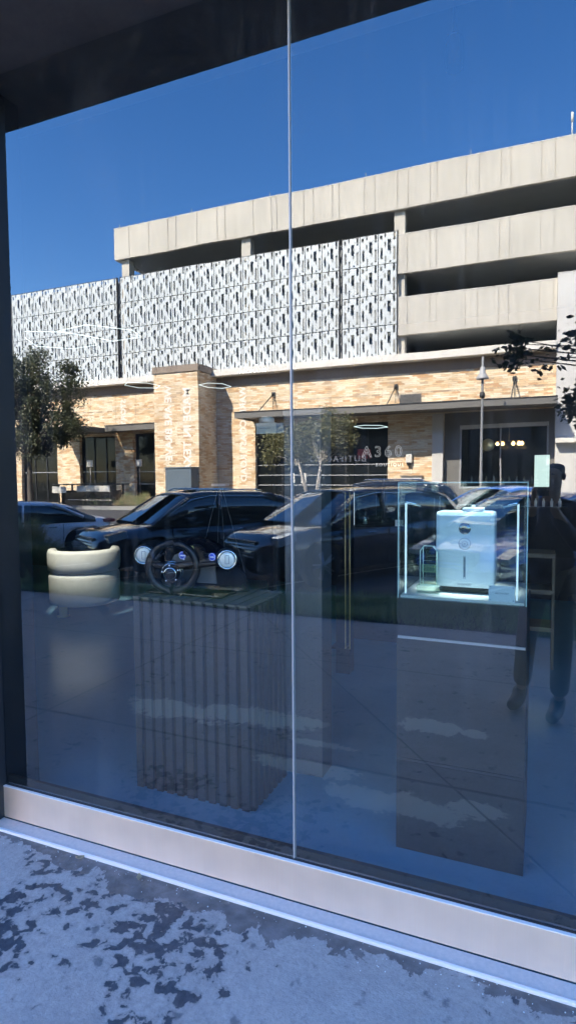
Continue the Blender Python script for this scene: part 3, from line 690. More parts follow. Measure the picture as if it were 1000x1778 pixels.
for k in range(5):
    lab=f'little white bottle on the short wall shelf, {pos[k]} of the five'
    if proto is None:
        proto=empty('white_bottle',(-.2,5.98,1.16),0,lab,'bottle','white bottles on the wall shelf')
        MB().lathe([(0,0),(.016,0),(.017,.07),(.008,.08),(.008,.1),(0,.1)],14).build('body',M['card'],proto); MB().lathe([(0,.101),(.010,.101),(.010,.12),(0,.12)],12).build('cap',M['black'],proto)
    else: dup(proto,(-.2+k*.09,5.98,1.16),None,lab)
# hexagon LED ceiling lamps
def ledlamp(pts,z,label,closed=True,r=.004):
    c=Vector((sum(p[0] for p in pts)/len(pts),sum(p[1] for p in pts)/len(pts),z))
    e=empty('led_ceiling_lamp',c,0,label,'ceiling lamp','hexagon LED ceiling lamps')
    q=[(p[0]-c.x,p[1]-c.y,0) for p in pts]
    if closed: q=q+[q[0]]
    mb=MB()
    for a,b in zip(q,q[1:]): mb.tube([a,b],r,6)
    mb.build('light_tube',M['led'],e)
    for a in q[:5:2]: MB().tube([(a[0],a[1],.007),(a[0],a[1],3.549-z)],.0025,5).build('hanger',M['black'],e)
    return e
ledlamp([(-6.95,4.90),(-6.49,4.10),(-6.0,4.36),(-5.80,4.75),(-6.10,5.20),(-6.60,5.25)],3.5,'zigzag LED ceiling lamp over the armchair, the outer left ring')
ledlamp([(-5.98,4.32),(-5.41,4.21),(-5.06,4.69),(-5.19,5.05),(-5.72,5.10),(-5.80,4.80)],3.5,'zigzag LED ceiling lamp over the armchair, joined on the right')
ledlamp([(-5.80,5.45),(-5.60,5.25),(-5.38,5.42),(-5.36,5.72),(-5.55,5.9),(-5.78,5.75)],2.93,'small hexagon LED ceiling lamp hanging left of the brick tower reflection')
ledlamp([(-4.55,5.5),(-4.35,5.42),(-4.20,5.55),(-4.22,5.85),(-4.42,5.95),(-4.56,5.78)],2.86,'small hexagon LED ceiling lamp hanging over the shaded tower side')
ledlamp([(-2.08,4.9),(-1.93,4.78),(-1.76,4.88),(-1.74,5.15),(-1.9,5.28),(-2.06,5.18)],2.13,'small hexagon LED lamp hanging low above the A360 sign')
# track spots that light the goods
def spot(loc,target,power,label,size=40):
    e=empty('spot_fixture',loc,0,label,'spotlight','ceiling spotlights')
    d=(Vector(target)-Vector(loc)).normalized(); q=d.to_track_quat('-Z','Y').to_matrix().to_4x4()
    MB().lathe([(.035,-.06),(.035,.06),(.02,.075),(0,.075)],16,q).build('can',M['black'],e)
    MB().tube([(0,0,.06),(0,0,3.549-loc[2])],.006,6).build('stem',M['black'],e)
    l=bpy.data.lights.new('spot','SPOT'); l.energy=power; l.spot_size=R(size); l.spot_blend=.6; l.shadow_soft_size=.05; l.color=(.86,.97,1)
    o=bpy.data.objects.new('spot_lamp',l); link(o,e); o.matrix_local=Matrix.Translation(d*.075)@q
spot((-.38,.72,3.3),(-.31,.68,1.25),1,'ceiling spotlight right above the lit glass case',12.5)
spot((-4.3,1.9,3.3),(-4.86,3.45,.5),1,'ceiling spotlight aimed at the cream armchair',17)
SPOTS=[o for o in bpy.data.objects if o.type=='LIGHT']
SPOTS[1].data.spot_blend=.35; SPOTS[0].data.energy=85; SPOTS[1].data.energy=90; SPOTS[1].data.color=(1,.97,.9)
# ---------------------------------------------------------------- opposite side: parking garage and shops (face y=-28, towards us)
ga=empty('parking_garage',(0,-28,0),0,'pale precast concrete parking garage with a perforated white metal screen','building')
GR=[-22.89,-21.49,-20.18,-19.64,-18.23,-16.9,-16.4,-14.71,-13.62,-13.32,-11.75,-11.21,-10.18,-9.81,-8.5,-7.97,-6.85,-6.32,-5.25,-4.93,-3.62,-3.05,-2.1,-1.66,-.36,.2,1.4,2.6,3.1,4.6,6.0,7.4]
JO={-20.18,-16.4,-14.71,-9.81,-4.93,-1.66,1.4,4.6}
def spandrel(x0,x1,z0,z1,y=0,t=.22,cop=True,g0=GR):
    mb=MB(); xs=[x0]+[g for g in g0 if x0+.1<g<x1-.1]+[x1]
    mb.box((x0,y-t,z0),(x1,y-.03,z1-.002))
    for a,b in zip(xs,xs[1:]):
        ga_=.03 if a in JO else .016; gb=.03 if b in JO else .016
        mb.box((a+(ga_ if a!=x0 else 0),y-.029,z0+.003),(b-(gb if b!=x1 else 0),y,z1-.004))
    o=mb.build('spandrel',M['pale_conc'],ga)
    if cop: MB().box((x0-.02,y-t-.02,z1),(x1,y+.015,z1+.035)).build('coping',M['coping'],o)
    return o
spandrel(-24.0,9,14.57,16.37); spandrel(-6.86,9,11.44,13.30); spandrel(-6.86,.36,8.47,10.27,cop=True)
mb=MB(); wall(mb,-24,-23.78,14.57,16.37,-.221,-16,[]); mb.build('end_spandrel',M['pale_conc'],ga)
# lower sill of top floor behind the screens, inner decks, columns, back wall
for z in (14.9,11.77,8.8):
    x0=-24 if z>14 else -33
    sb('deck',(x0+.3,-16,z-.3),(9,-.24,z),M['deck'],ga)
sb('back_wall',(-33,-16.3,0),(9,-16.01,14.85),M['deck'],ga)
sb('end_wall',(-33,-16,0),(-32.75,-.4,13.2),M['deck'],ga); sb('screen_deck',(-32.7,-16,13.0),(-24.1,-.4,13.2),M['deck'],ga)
for x in (-23.4,-15.3,-6.78,1.5,8):
    sb('column',(x-.27,-.72,7.2),(x+.27,-.235,14.56),M['pale_conc'],ga)
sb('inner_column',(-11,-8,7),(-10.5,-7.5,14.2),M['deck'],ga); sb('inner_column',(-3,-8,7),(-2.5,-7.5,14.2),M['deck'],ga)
# right stair block
mb=MB(); mb.box((.37,-3,0),(9,.45,6.9)); mb.box((.37,-3,6.915),(9,.45,10.37)); mb.box((.375,-2.9,6.9),(9,.43,6.915))
sbk=mb.build('stair_block',M['white_conc'],ga)
MB().box((.36,-3.02,10.371),(9,.47,10.40)).build('coping',M['coping'],sbk)
mb=MB(); mb.box((.37,.455,2.95),(9,.9,3.15)); mb.build('ledge',M['coping'],ga)
# antenna and rooftop rods
MB().tube([(.86,-.3,16.35),(.86,-.3,17.25)],.03,6).tube([(.86,-.3,17.1),(.86,-.3,17.5)],.06,6).build('antenna',M['offwhite'],ga)
for x in (-18.64,-13.74,-23.65,-8.47,-3.45): MB().tube([(x,-.1,16.40),(x,-.1,16.66)],.018,5).build('lightning_rod',M['mullion'],ga)
# perforated screen panels
HO=[(a+.004,b-.004,c,d) for i,(a,b,c,d) in enumerate([(.09,.22,.79,.93),(.33,.41,.86,.995),(.80,.92,.74,.985),(.50,.68,.42,.78),(.33,.42,.55,.70),(.12,.24,.17,.53),(.80,.92,.10,.52),(.36,.45,.0,.26),(.60,.68,.30,.419),(.60,.70,.04,.10)])]
def panel_mesh(w,h):
    mb=MB(); g=.02; X0,X1,Z0,Z1=g,w-g,g,h-g
    hs=[(w*a,w*b,max(h*c,g+.004),min(h*d,h-g-.004)) for a,b,c,d in HO]
    wall(mb,X0,X1,Z0,Z1,0,-.03,hs); bmesh.ops.recalc_face_normals(mb.bm,faces=mb.bm.faces)
    me=bpy.data.meshes.new('panel'); mb.bm.to_mesh(me); mb.bm.free(); me.materials.append(M['white_metal']); return me
PW,PH=.938,1.497
pm=panel_mesh(PW,PH)
for (x0,nc) in ((-32.33,9),(-23.60,15),(-9.66,3)):
    w=nc*PW*(1 if nc!=15 else .978)
    scn=MB().box((x0-.03,-.10,7.49),(x0+.01,.05,13.56)).box((x0+w,-.10,7.49),(x0+w+.04,.05,13.56))
    for r in range(5): scn.box((x0+.011,-.09,7.52+r*PH-.03),(x0+w-.001,-.0,7.52+r*PH+.03))
    for c in range(1,nc): scn.box((x0+c*w/nc-.025,-.085,7.53),(x0+c*w/nc+.025,.002,7.49+4*PH))
    scn=scn.build('screen_frame',M['dark_steel'],ga)
    for c in range(nc):
        for r in range(4):
            o=bpy.data.objects.new('screen_panel',pm); link(o,scn); o.location=(x0+c*w/nc,.04,7.52+r*PH); o.scale=(w/nc/PW,1,1)
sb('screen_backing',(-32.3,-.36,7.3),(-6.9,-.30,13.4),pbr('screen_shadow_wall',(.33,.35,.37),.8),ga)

# shops building (brick) in front of the garage base
bs=empty('brick_shops',(0,-28,0),0,'low blond brick shop row with canopies and a tower below the garage','building')
mb=MB()
holes=[(-27.05,-24.3,0,4.12),(-22.88,-20.2,0,4.2),(-32.0,-28.9,0,4.1),(-14.72,-7.30,0,4.32),(-4.55,.36,0,4.6)]
wall(mb,-33,.366,0,6.62,0,-.35,holes)
mb.build('wall',M['brick'],bs)
sb('shaded_brick_band',(-33,-.36,6.622),(.362,.03,7.12),M['coping2'],bs);  # dark brown band stands in for the cornice's shade on the brick
sb('cornice',(-33,-.6,7.122),(.362,.62,7.46),M['coping'],bs)
sb('interior_back',(-33,-5,0),(.36,-4.9,6),M['wallpanel'],bs); sb('inside_floor',(-33,-4.9,-.1),(.36,-.36,.0),M['wallpanel'],bs); sb('inside_ceiling',(-33,-4.9,4.65),(.36,-.36,4.75),M['soffit'],bs)
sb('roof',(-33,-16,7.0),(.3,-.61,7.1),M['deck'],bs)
# joints in the brick field
mb=MB()
for z in (5.62,): mb.box((-33,.001,z),(.36,.006,z+.02))
for x in (-26.1,-24.2,-22.7): mb.box((x,.001,4.9),(x+.02,.006,6.5))
mb.build('control_joint',M['coping2'],bs)
# tower (front at y=-25.95)
tw=empty('brick_tower',(-18.45,-25.97,0),0,'blond brick tower with white painted vertical lettering between the shop canopies','tower')
mb=MB(); mb.box((-1.45,-2.02,0),(1.36,0,7.22)); mb.build('shaft',M['brick'],tw)
MB().box((-1.52,-2.02,7.222),(1.43,.06,7.58)).build('cap',M['coping2'],tw)
text('lettering','MADE IN TEXAS',.66,(.66,.006,3.95),'+y',M['signpaint'],tw,.002,turn=-math.pi/2,bold=.016,space=1.02)
text('lettering','WE ARE BRAVE',.60,(-.52,.006,4.5),'+y',M['signpaint'],tw,.002,turn=-math.pi/2,bold=.016,space=1.0)
text('lettering','WARM COAST ROAD',.52,(-15.42,.006,3.9),'+y',M['signpaint'],bs,.002,turn=-math.pi/2,bold=.016,space=1.05)
text('lettering','STORY',.5,(-23.6,.006,5.5),'+y',M['signpaint'],bs,.002,turn=-math.pi/2,bold=.016,space=1.05)
ub=empty('utility_cabinet',(-17.95,-25.6,0),0,'blue grey utility cabinet standing against the brick tower','cabinet')
MB().box((-.80,-.33,.1),(.80,.35,2.02),bev=.015).build('body',M['bluegrey'],ub); sb('cap',(-.85,-.35,2.022),(.85,.40,2.09),M['bluegrey'],ub); sb('door_panel',(-.55,.352,1.5),(0,.365,1.75),M['bluegrey'],ub); MB().box((-.8,-.3,0),(.8,.33,.099)).build('plinth',M['kerb'],ub)
# canopies
def canopy(x0,x1,z0,z1,proj,label,rods):
    e=empty('canopy',((x0+x1)/2,-28,0),0,label,'canopy','flat metal canopies over the shopfronts'); w=(x1-x0)/2
    mb=MB(); mb.box((-w,proj-.12,z0),(w,proj,z1)); mb.box((-w,.02,z0),(-w+.1,proj-.121,z1)); mb.box((w-.1,.02,z0),(w,proj-.121,z1)); mb.build('edge_channel',M['canopy'],e)
    MB().box((-w+.101,.021,z0+.06),(w-.101,proj-.1215,z0+.12)).build('soffit_panel',M['soffit'],e)
    MB().box((-w+.101,.022,z1-.05),(w-.101,proj-.122,z1-.02)).build('top_sheet',M['canopy'],e)
    MB().box((-w,proj+.001,z1-.045),(w,proj+.03,z1)).build('drip_edge',M['dark_steel'],e)
    for rx in rods:
        x=rx-(x0+x1)/2
        r=MB(); r.tube([(x,.05,z1+1.1),(x-.05,proj-.3,z1-.02)],.03,6); r.tube([(x,.05,z1+1.1),(x,.15,z1)],.015,5); r.build('tie_rod',M['dark_steel'],e)
        MB().box((x-.09,.021,z1+1.0),(x+.09,.08,z1+1.2)).build('rod_plate',M['dark_steel'],e)
    return e
canopy(-28.0,-24.3,4.24,4.54,2.6,'flat canopy over the leftmost shopfront by the oak tree',[])
canopy(-24.15,-20.0,4.31,4.68,1.1,'flat canopy between the oak tree and the brick tower',[])
canopy(-14.85,.42,4.57,4.90,2.1,'long flat canopy right of the tower over the restaurant',[-13.6,-6.9,-1.35])
# storefront glazing units
def glazing(x0,x1,z1,vs,hs,label,doors=()):
    e=empty('shopfront',((x0+x1)/2,-28.28,0),0,label,'shopfront','dark glazed shopfronts under the canopies'); w=(x1-x0)/2; c=(x0+x1)/2
    MB().box((-w,-.02,.0),(w,0,z1)).build('pane',M['store_glass'],e)
    mb=MB()
    for v in vs: mb.box((v-c-.03,.001,0),(v-c+.03,.05,z1))
    mb.box((-w,.001,0),(-w+.05,.052,z1)); mb.box((w-.05,.001,0),(w,.052,z1))
    mb.build('mullion',M['dark_steel'],e)
    mb=MB()
    for h in hs: mb.box((-w+.051,.001,h-.025),(w-.051,.054,h+.025))
    mb.build('transom',M['mullion'],e); return e
glazing(-27.05,-24.3,4.12,[-26.1,-25.2],[1.9,1.15],'dark shopfront under the leftmost canopy')
glazing(-22.88,-20.2,4.2,[-21.6],[1.9,1.15],'dark shopfront between the brick pier and the tower')
glazing(-32.0,-28.9,4.1,[-31,-30],[1.9],'dark shopfront behind the oak tree')
gz=glazing(-14.72,-7.30,4.32,[-13.22,-11.8,-10.8,-9.6,-8.4],[2.17,1.62,1.09],'wide dark shopfront under the long canopy with backlit letters')
text('lettering','BUTIFACTION',.46,(.75,.06,2.45),'+y',M['signwhite'],gz,.03,space=1.25)
MB().box((2.05,.02,2.45),(2.75,.045,2.95)).build('red_logo',M['signred'],gz)
for x in (-1.75,-1.1): MB().box((x,.056,1.2),(x+.28,.06,1.72)).build('door_notice',M['offwhite'],gz)
# brick block details
MB().box((-7.28,.02,2.62),(-5.14,1.6,2.63)).build('hidden_flash',M['coping2'],bs).scale=(1,1,1)
bpy.data.objects.remove(bpy.data.objects['hidden_flash'])
wlamp=empty('wall_lantern',(-6.2,-27.99,2.2),0,'small box wall lantern on the brick beside the white pier','wall lamp')
MB().box((-.15,0,0),(.15,.16,.42),bev=.01).build('housing',M['offwhite'],wlamp); MB().box((-.10,.161,-.14),(.10,.17,-.0)).build('backplate',M['black'],wlamp)
MB().box((-.09,-.0,-.12),(.09,.12,-.001)).build('shade',M['black'],wlamp)
no=empty('notice_board',(-6.08,-27.97,.9),0,'white notice board on the brick block under the wall lantern','board')
MB().box((-.5,0,0),(.5,.05,.62)).build('board',M['offwhite'],no); MB().box((-.55,-.001,.621),(.55,.12,.67)).build('hood',M['coping2'],no)
MB().box((-6.69,-.01+.012,5.0),(-5.64,.03,5.58)).build('vent_grille',M['canopy'],bs)
mb=MB()
for k in range(9): mb.box((-6.66,.031,5.03+k*.06),(-5.67,.04,5.05+k*.06))
mb.build('vent_louvre',M['dark_steel'],bs)
MB().box((-5.08,.003,0),(-4.56,.14,4.55)).build('white_pier',M['white_conc'],bs)
# restaurant bay
rb=empty('restaurant_bay',(-2.09,-28.2,0),0,'dark framed restaurant window bay with a lit chandelier behind it','window bay')
mb=MB(); wall(mb,-2.45,2.44,0,4.58,.0,-.15,[(-1.72,2.2,.9,3.98)]); mb.build('wall',M['canopy'],rb)
mb=MB(); wall(mb,-1.72,2.2,.9,3.98,.03,-.05,[(-1.64,.12,.98,3.78),(.18,2.12,.98,3.78)]); mb.build('frame',M['mullion'],rb)
MB().box((-1.72,-.04,3.79),(2.2,.04,3.975)).build('head_trim',M['offwhite'],rb)
MB().box((-1.64,-.03,.98),(.12,-.02,3.78)).build('pane',M['caseglass'],rb); MB().box((.18,-.03,.98),(2.12,-.02,3.78)).build('pane',M['caseglass'],rb)
MB().box((1.95,.031,1.1),(2.40,.06,2.55)).build('door_leaf',M['mintpanel'],rb) if False else None
mb=MB(); mb.box((-1.8,-4.2,0),(2.3,-4.1,4.2)); mb.build('dark_backdrop_wall',M['store_glass'],rb)
cn=empty('chandelier',(-1.67,-30.2,3.1),0,'row chandelier with warm globe bulbs inside the restaurant','chandelier')
MB().tube([(-.62,0,.14),(.62,0,.14)],.015,6).tube([(0,0,.14),(0,0,1.5)],.012,6).build('bar',M['brass'],cn)
for x in (-.55,-.30,.20,.46,.60):
    MB().lathe([(0,-.10),(.06,-.085),(.095,-.03),(.09,.03),(.045,.09),(.03,.12),(0,.12)],14,None,(x,0,0)).build('bulb',M['bulb'],cn)
rt=empty('restaurant_counter',(-2.0,-30.8,0),0,'counter with glassware behind the restaurant window','counter')
sb('counter_front',(-1.7,-.3,0),(1.8,.3,1.05),M['wallpanel'],rt); sb('counter_top',(-1.75,-.34,1.051),(1.85,.34,1.10),M['woodpale'],rt)
for k in range(9): MB().lathe([(0,0),(.05,0),(.055,.25),(.025,.3),(.025,.38),(0,.38)],10,None,(-1.5+k*.36,.1,1.101)).build('bottle',M['gold'] if k%3 else M['card'],rt)
rdk=MB().lathe([(0,.02),(.2,.02),(.21,0),(0,0)],24,Matrix.Rotation(-math.pi/2,4,'X'),(-.98,-3.9,2.95)).build('round_plaque',M['gold'],rb)
# patio structure at left
ks=empty('patio_bar',(-23.7,-25.2,0),0,'black patio bar with a row of pale menu boards below the left canopies','patio bar')
mb=MB()
for x in (-1.9,1.7):
    for y in (-.5,.6): mb.box((x,y,0),(x+.08,y+.08,1.15))
mb.build('post',M['black'],ks); MB().box((-2.2,-.7,1.151),(2.0,.8,1.21)).build('roof',M['black'],ks); MB().box((-1.85,-.4,0),(1.7,.45,.85)).build('counter',M['blackgloss'],ks)
for k in range(9): MB().box((-.35+k*.25,.805,.80),(-.35+k*.25+.23,.83,1.12)).build('menu_board',M['offwhite'],ks)
MB().box((-2.15,.805,.72),(-1.15,.83,1.08)).build('menu_sheet',M['offwhite'],ks)
mb=MB()
for k in range(14): mb.box((-1.0+k*.22,.84,.32),(-1.0+k*.22+.14,.86,.36))
mb.build('light_string',M['offwhite'],ks)
for (x,lab) in ((-25.55,'left of the two small menu easels by the shopfront under the leftmost canopy'),(-21.9,'right of the two small menu easels, next to the shopfront by the tower')):
    e=empty('menu_easel',(x,-27.2,0),0,lab,'menu easel','menu easels by the shopfronts')
    MB().box((-.22,0,2.2),(.22,.04,2.6)).build('board',M['offwhite'],e); MB().tube([(0,-.02,0),(0,-.02,2.25)],.02,6).build('post',M['mullion'],e)
# hedge row at the far pavement
mb=MB(); rg=random.Random(12)
for i in range(9000):
    x=rg.uniform(-24,-14); y=rg.uniform(-25.1,-24.7); h=.25+.35*abs(math.sin(x*1.3))+.15*math.sin(x*5); z=rg.uniform(0,max(.1,h)); a=rg.uniform(0,6.28)
    mb.quad([(x,y,z),(x+.012,y,z),(x+.1*math.cos(a),y+.1*math.sin(a),z+rg.uniform(.1,.28))])
tag(mb.build('ornamental_grasses',M['fountain'],normals=False),'row of low tan ornamental grasses along the far pavement','planting',kind='stuff')

# lamp post
lp=empty('street_lamp',(-2.44,-24.2,0),0,'slim grey street lamp post with a bell shaped lantern opposite','street lamp')
MB().lathe([(.16,0),(.16,.12),(.10,.2),(.085,.9),(.06,1.0),(.05,4.9),(.045,6.4),(0,6.42)],14).build('post',pbr('lamp_paint',(.25,.26,.27),.5),lp)
MB().lathe([(.0,6.02),(.09,6.0),(.11,5.85),(.14,5.75),(.22,5.62),(.27,5.52),(.255,5.50),(.05,5.5)],20).build('lantern',pbr('lamp_bell',(.40,.41,.42),.4),lp)
MB().lathe([(.05,4.72),(.11,4.75),(.12,4.83),(.09,4.95),(.05,4.98)],14).build('collar',M['dark_steel'],lp)

# ---------------------------------------------------------------- trees
def tree(name,loc,label,cat,height,trunkr,crown,nleaf,leaf,matl,matb,seed,trunks=1,droop=0,clumps=70,cr=.55,trunkh=.35,lean=(0,0),flat=.5):
    """crown: list of ellipsoids (cx,cy,cz,rx,ry,rz) relative to the base"""
    rg=random.Random(seed); e=empty(name,loc,0,label,cat,'street trees')
    cl=[]
    for _ in range(clumps):
        c=rg.choice(crown); 
        while True:
            v=Vector((rg.uniform(-1,1),rg.uniform(-1,1),rg.uniform(-1,1)))
            if .2<v.length<1: break
        cl.append(Vector((c[0]+v.x*c[3],c[1]+v.y*c[4],c[2]+v.z*c[5])))
    tk=MB(); tips=[]
    for t in range(trunks):
        a=t*6.28/max(1,trunks)+.5; b=Vector((math.cos(a),math.sin(a),0))*(.12 if trunks>1 else 0)
        top=Vector((lean[0]+b.x*5,lean[1]+b.y*5,height*trunkh)); mid=(b+top)*.5+Vector((rg.uniform(-.08,.08),rg.uniform(-.08,.08),0))
        tk.tube([b,b*1.2+Vector((0,0,height*.03)),mid,top],[trunkr*1.25,trunkr,trunkr*.85,trunkr*.7],9); tips.append(top)
    tk.build('trunk',matb,e)
    lb=MB()
    for c in cl:
        t=min(tips,key=lambda q:(q-c).length); m=(t+c)*.5+Vector((rg.uniform(-.2,.2),rg.uniform(-.2,.2),rg.uniform(0,.3)))
        lb.tube([t,m,c],[trunkr*.32,trunkr*.16,trunkr*.05],5,cap=False)
    lb.build('limbs',matb,e)
    mb=MB()
    per=nleaf//len(cl)
    for c in cl:
        r=cr*rg.uniform(.5,1.25)
        for _ in range(int(per*rg.uniform(.5,1.5))):
            p=c+Vector((rg.gauss(0,.45),rg.gauss(0,.45),rg.gauss(0,.45*flat*2)))*r
            if droop: p.z-=abs(rg.gauss(0,droop))
            u=Vector((rg.gauss(0,1),rg.gauss(0,1),rg.gauss(0,.6)-droop)).normalized(); v=u.cross(Vector((rg.gauss(0,1),rg.gauss(0,1),rg.gauss(0,1)))).normalized()
            L=leaf*rg.uniform(.6,1.3); W=L*.32
            mb.quad([p,p+u*L*.5+v*W,p+u*L,p+u*L*.5-v*W])
    mb.build('crown',matl,e,normals=False); return e
tree('oak_tree',(-25.4,-22.4,0),'big dark green live oak in front of the leftmost canopy','tree',9,.17,[(.0,0,5.0,2.6,2.2,2.2),(.9,.2,6.2,2.3,2,1.9),(-1.2,0,6.6,2.2,2,2.0),(1.9,0,4.6,1.6,1.6,1.2),(.2,0,3.4,1.4,1.2,.8)],27000,.145,M['tree_a'],M['bark'],5,clumps=110,cr=.55,trunkh=.3)
tree('crape_myrtle',(-8.9,-21.3,0),'olive green multi stemmed street tree in front of the wide shopfront','tree',4.4,.055,[(0,0,3.2,1.7,1.2,.95),(-1.2,0,2.7,1.0,.8,.6),(.9,0,3.3,1.0,.8,.8)],11000,.11,M['tree_b'],M['palebark'],8,trunks=4,clumps=60,cr=.42,trunkh=.45)
tree('street_tree',(2.9,-7.9,0),'near street tree on the right whose leafy twigs hang into the top right','tree',5.0,.11,[(-2.5,0,3.45,1.2,.5,.22),(-1.3,-.2,3.5,1.0,.9,.7),(0.3,0,4.2,1.6,1.4,1.0),(-2.35,.1,2.62,.35,.3,.2)],3000,.11,M['tree_c'],M['bark'],4,clumps=64,cr=.26,trunkh=.5,droop=.05)

# ---------------------------------------------------------------- cars
def lerp_keys(keys,x):
    for a,b in zip(keys,keys[1:]):
        if a[0]<=x<=b[0]:
            t=(x-a[0])/(b[0]-a[0]); t=t*t*(3-2*t)*.5+t*.5
            return [u+(v-u)*t for u,v in zip(a[1:],b[1:])]
    return list(keys[-1][1:]) if x>keys[-1][0] else list(keys[0][1:])
WHEEL={}
def wheel_meshes(r):
    if r in WHEEL: return WHEEL[r]
    T=Matrix.Rotation(math.pi/2,4,'X')
    a=MB().lathe([(r*.66,-.10),(r*.9,-.11),(r,-.08),(r,.08),(r*.9,.11),(r*.66,.10)],32,T); 
    bmesh.ops.recalc_face_normals(a.bm,faces=a.bm.faces); m1=bpy.data.meshes.new('tyre'); a.bm.to_mesh(m1); m1.materials.append(M['tyre'])
    b=MB().lathe([(r*.68,.09),(r*.60,.085),(r*.58,.03),(0,.02)],32,T).lathe([(r*.68,-.09),(r*.60,-.085),(r*.58,-.03),(0,-.02)],32,T)
    for f in b.bm.faces: f.material_index=1
    for s_ in (-1,1):
        for k in range(5):
            for dk in (-.14,.14):
                an=k*2*math.pi/5+dk
                d=Vector((math.cos(an),0,math.sin(an))); b.tube([d*.03+Vector((0,s_*.075,0)),d*r*.64+Vector((0,s_*.088,0))],[.022,.016],6)
        b.lathe([(0,.0),(.05,0),(.055,-.01),(.05,-.03)],16,Matrix.Translation((0,s_*.085,0))@Matrix.Rotation(-s_*math.pi/2,4,'X'))
    m2=bpy.data.meshes.new('rim'); b.bm.to_mesh(m2); m2.materials.append(M['rim']); m2.materials.append(M['black']); WHEEL[r]=(m1,m2); return WHEEL[r]
def car(name,label,L,W,H,paint,kind,loc,rz,group='cars in the angled parking bays',zoff=None):
    e=empty(name,(loc[0],loc[1],zr(loc[0],loc[1])+.004),rz,label,'car',group)
    h=W/2; f=L/2
    r=.335 if kind=='sedan' else .37; wb=L*.295
    belt=.93 if kind=='sedan' else 1.02; hood=.80 if kind=='sedan' else .98; low=.2
    # keys: x, top, halfwidth, zlow
    if kind=='sedan': keys=[(-f,.70,h*.70,.38),(-f+.06,.93,h*.80,.30),(-f+.35,1.0,h*.93,.24),(-f+.95,.99,h*.98,low),(-.3,belt,h,low),(.75,belt-.02,h,low),(1.15,.90,h*.985,low),(f-.75,hood-.02,h*.95,low),(f-.25,hood-.12,h*.86,.22),(f-.05,.58,h*.72,.26),(f,.52,h*.60,.34)]
    else: keys=[(-f,.80,h*.76,.42),(-f+.07,1.05,h*.86,.32),(-f+.4,1.08,h*.95,.27),(-f+1.0,1.06,h*.985,.24),(-.3,belt,h,.24),(.85,belt,h,.24),(1.2,1.02,h*.985,.24),(f-.7,hood-.01,h*.95,.24),(f-.22,hood-.07,h*.88,.26),(f-.05,.82,h*.80,.3),(f,.74,h*.74,.36)]
    mb=MB(); rings=[]; n=44
    for i in range(n+1):
        x=-f+L*i/n; zt,w,zl=lerp_keys(keys,x); mid=zl+(zt-zl)*.55
        half=[(0,zt+.0),(.55*w,zt-.012),(.82*w,zt-.045),(.945*w,zt-.11),(w*.995,zt-.2*(zt-zl)-.06),(w,mid),(w*.985,zl+.16),(w*.93,zl+.02),(0,zl)]
        ring=[(y,z) for y,z in half]+[(-y,z) for y,z in half[-2:0:-1]]
        rings.append([mb.bm.verts.new((x,y,z)) for y,z in ring])
    for A,B in zip(rings,rings[1:]):
        for k in range(len(A)): mb.bm.faces.new((A[k],A[(k+1)%len(A)],B[(k+1)%len(A)],B[k]))
    mb.bm.faces.new(rings[0][::-1]); mb.bm.faces.new(rings[-1])
    body=mb.build('body',[paint,M['black']],None,smooth=True)
    cut=MB()
    for x in (-wb,wb):
        for s_ in (-1,1): cut.lathe([(0,-.17),(r+.055,-.17),(r+.055,.17),(0,.17)],28,Matrix.Rotation(math.pi/2,4,'X'),(x,s_*(h-.08),r-.01))
    co=cut.build('cutter',[M['black'],M['black']])
    for p in co.data.polygons: p.material_index=1
    md=body.modifiers.new('b','BOOLEAN'); md.object=co; md.operation='DIFFERENCE'; md.solver='EXACT'
    dg=bpy.context.evaluated_depsgraph_get(); dg.update()
    me=bpy.data.meshes.new_from_object(body.evaluated_get(dg)); body.modifiers.clear(); body.data=me; bpy.data.objects.remove(co); body.parent=e
    # greenhouse
    if kind=='sedan': prof=[(-f+.55,1.0),(-f+1.15,1.30),(-.75,H-.03),(.05,H),(.55,H-.07),(1.42,.93)]
    else: prof=[(-f+.12,1.07),(-f+.45,H-.13),(-1.2,H-.02),(.1,H),(.62,H-.07),(1.42,1.03)]
    gk=[(p[0],p[1]) for p in prof]
    def top(x):
        for a,b in zip(gk,gk[1:]):
            if a[0]<=x<=b[0]: return a[1]+(b[1]-a[1])*(x-a[0])/(b[0]-a[0])
        return gk[0][1]
    wt=h*.70; base=belt-.06; gr=[]; gx=[gk[0][0]+(gk[-1][0]-gk[0][0])*i/30 for i in range(31)]
    mb=MB()
    for x in gx:
        z=top(x)-.0; t=max(0,min(1,(z-base)/(H-base))); w1=h*.93-(h*.93-wt)*t
        half=[(0,z+.012*t),(w1*.6,z+.004*t),(w1*.93,z-.03*t),(w1*1.0,z-.07*t),(h*.935,base)]
        ring=half+[(-y,zz) for y,zz in half[::-1][:-1]]
        gr.append([mb.bm.verts.new((x,y,zz)) for y,zz in ring])
    for A,B in zip(gr,gr[1:]):
        for k in range(len(A)-1): mb.bm.faces.new((A[k],A[k+1],B[k+1],B[k]))
    mb.build('windows',M['carglass'],e,smooth=True)
    xa,xb=prof[1][0]-.05,prof[4][0]-.02
    mb=MB(); rr=[]
    for i in range(17):
        x=xa+(xb-xa)*i/16; z=top(x)+.012; w1=wt*1.01
        t=max(0,min(1,(z-base)/(H-base))); w1=(h*.93-(h*.93-wt)*t)*1.012
        pts=[(-w1,z-.075),(-w1*.94,z-.028),(-w1*.6,z+.006),(0,z+.014),(w1*.6,z+.006),(w1*.94,z-.028),(w1,z-.075)]
        rr.append([mb.bm.verts.new((x,y,zz)) for y,zz in pts])
    for A,B in zip(rr,rr[1:]):
        for k in range(6): mb.bm.faces.new((A[k],A[k+1],B[k+1],B[k]))
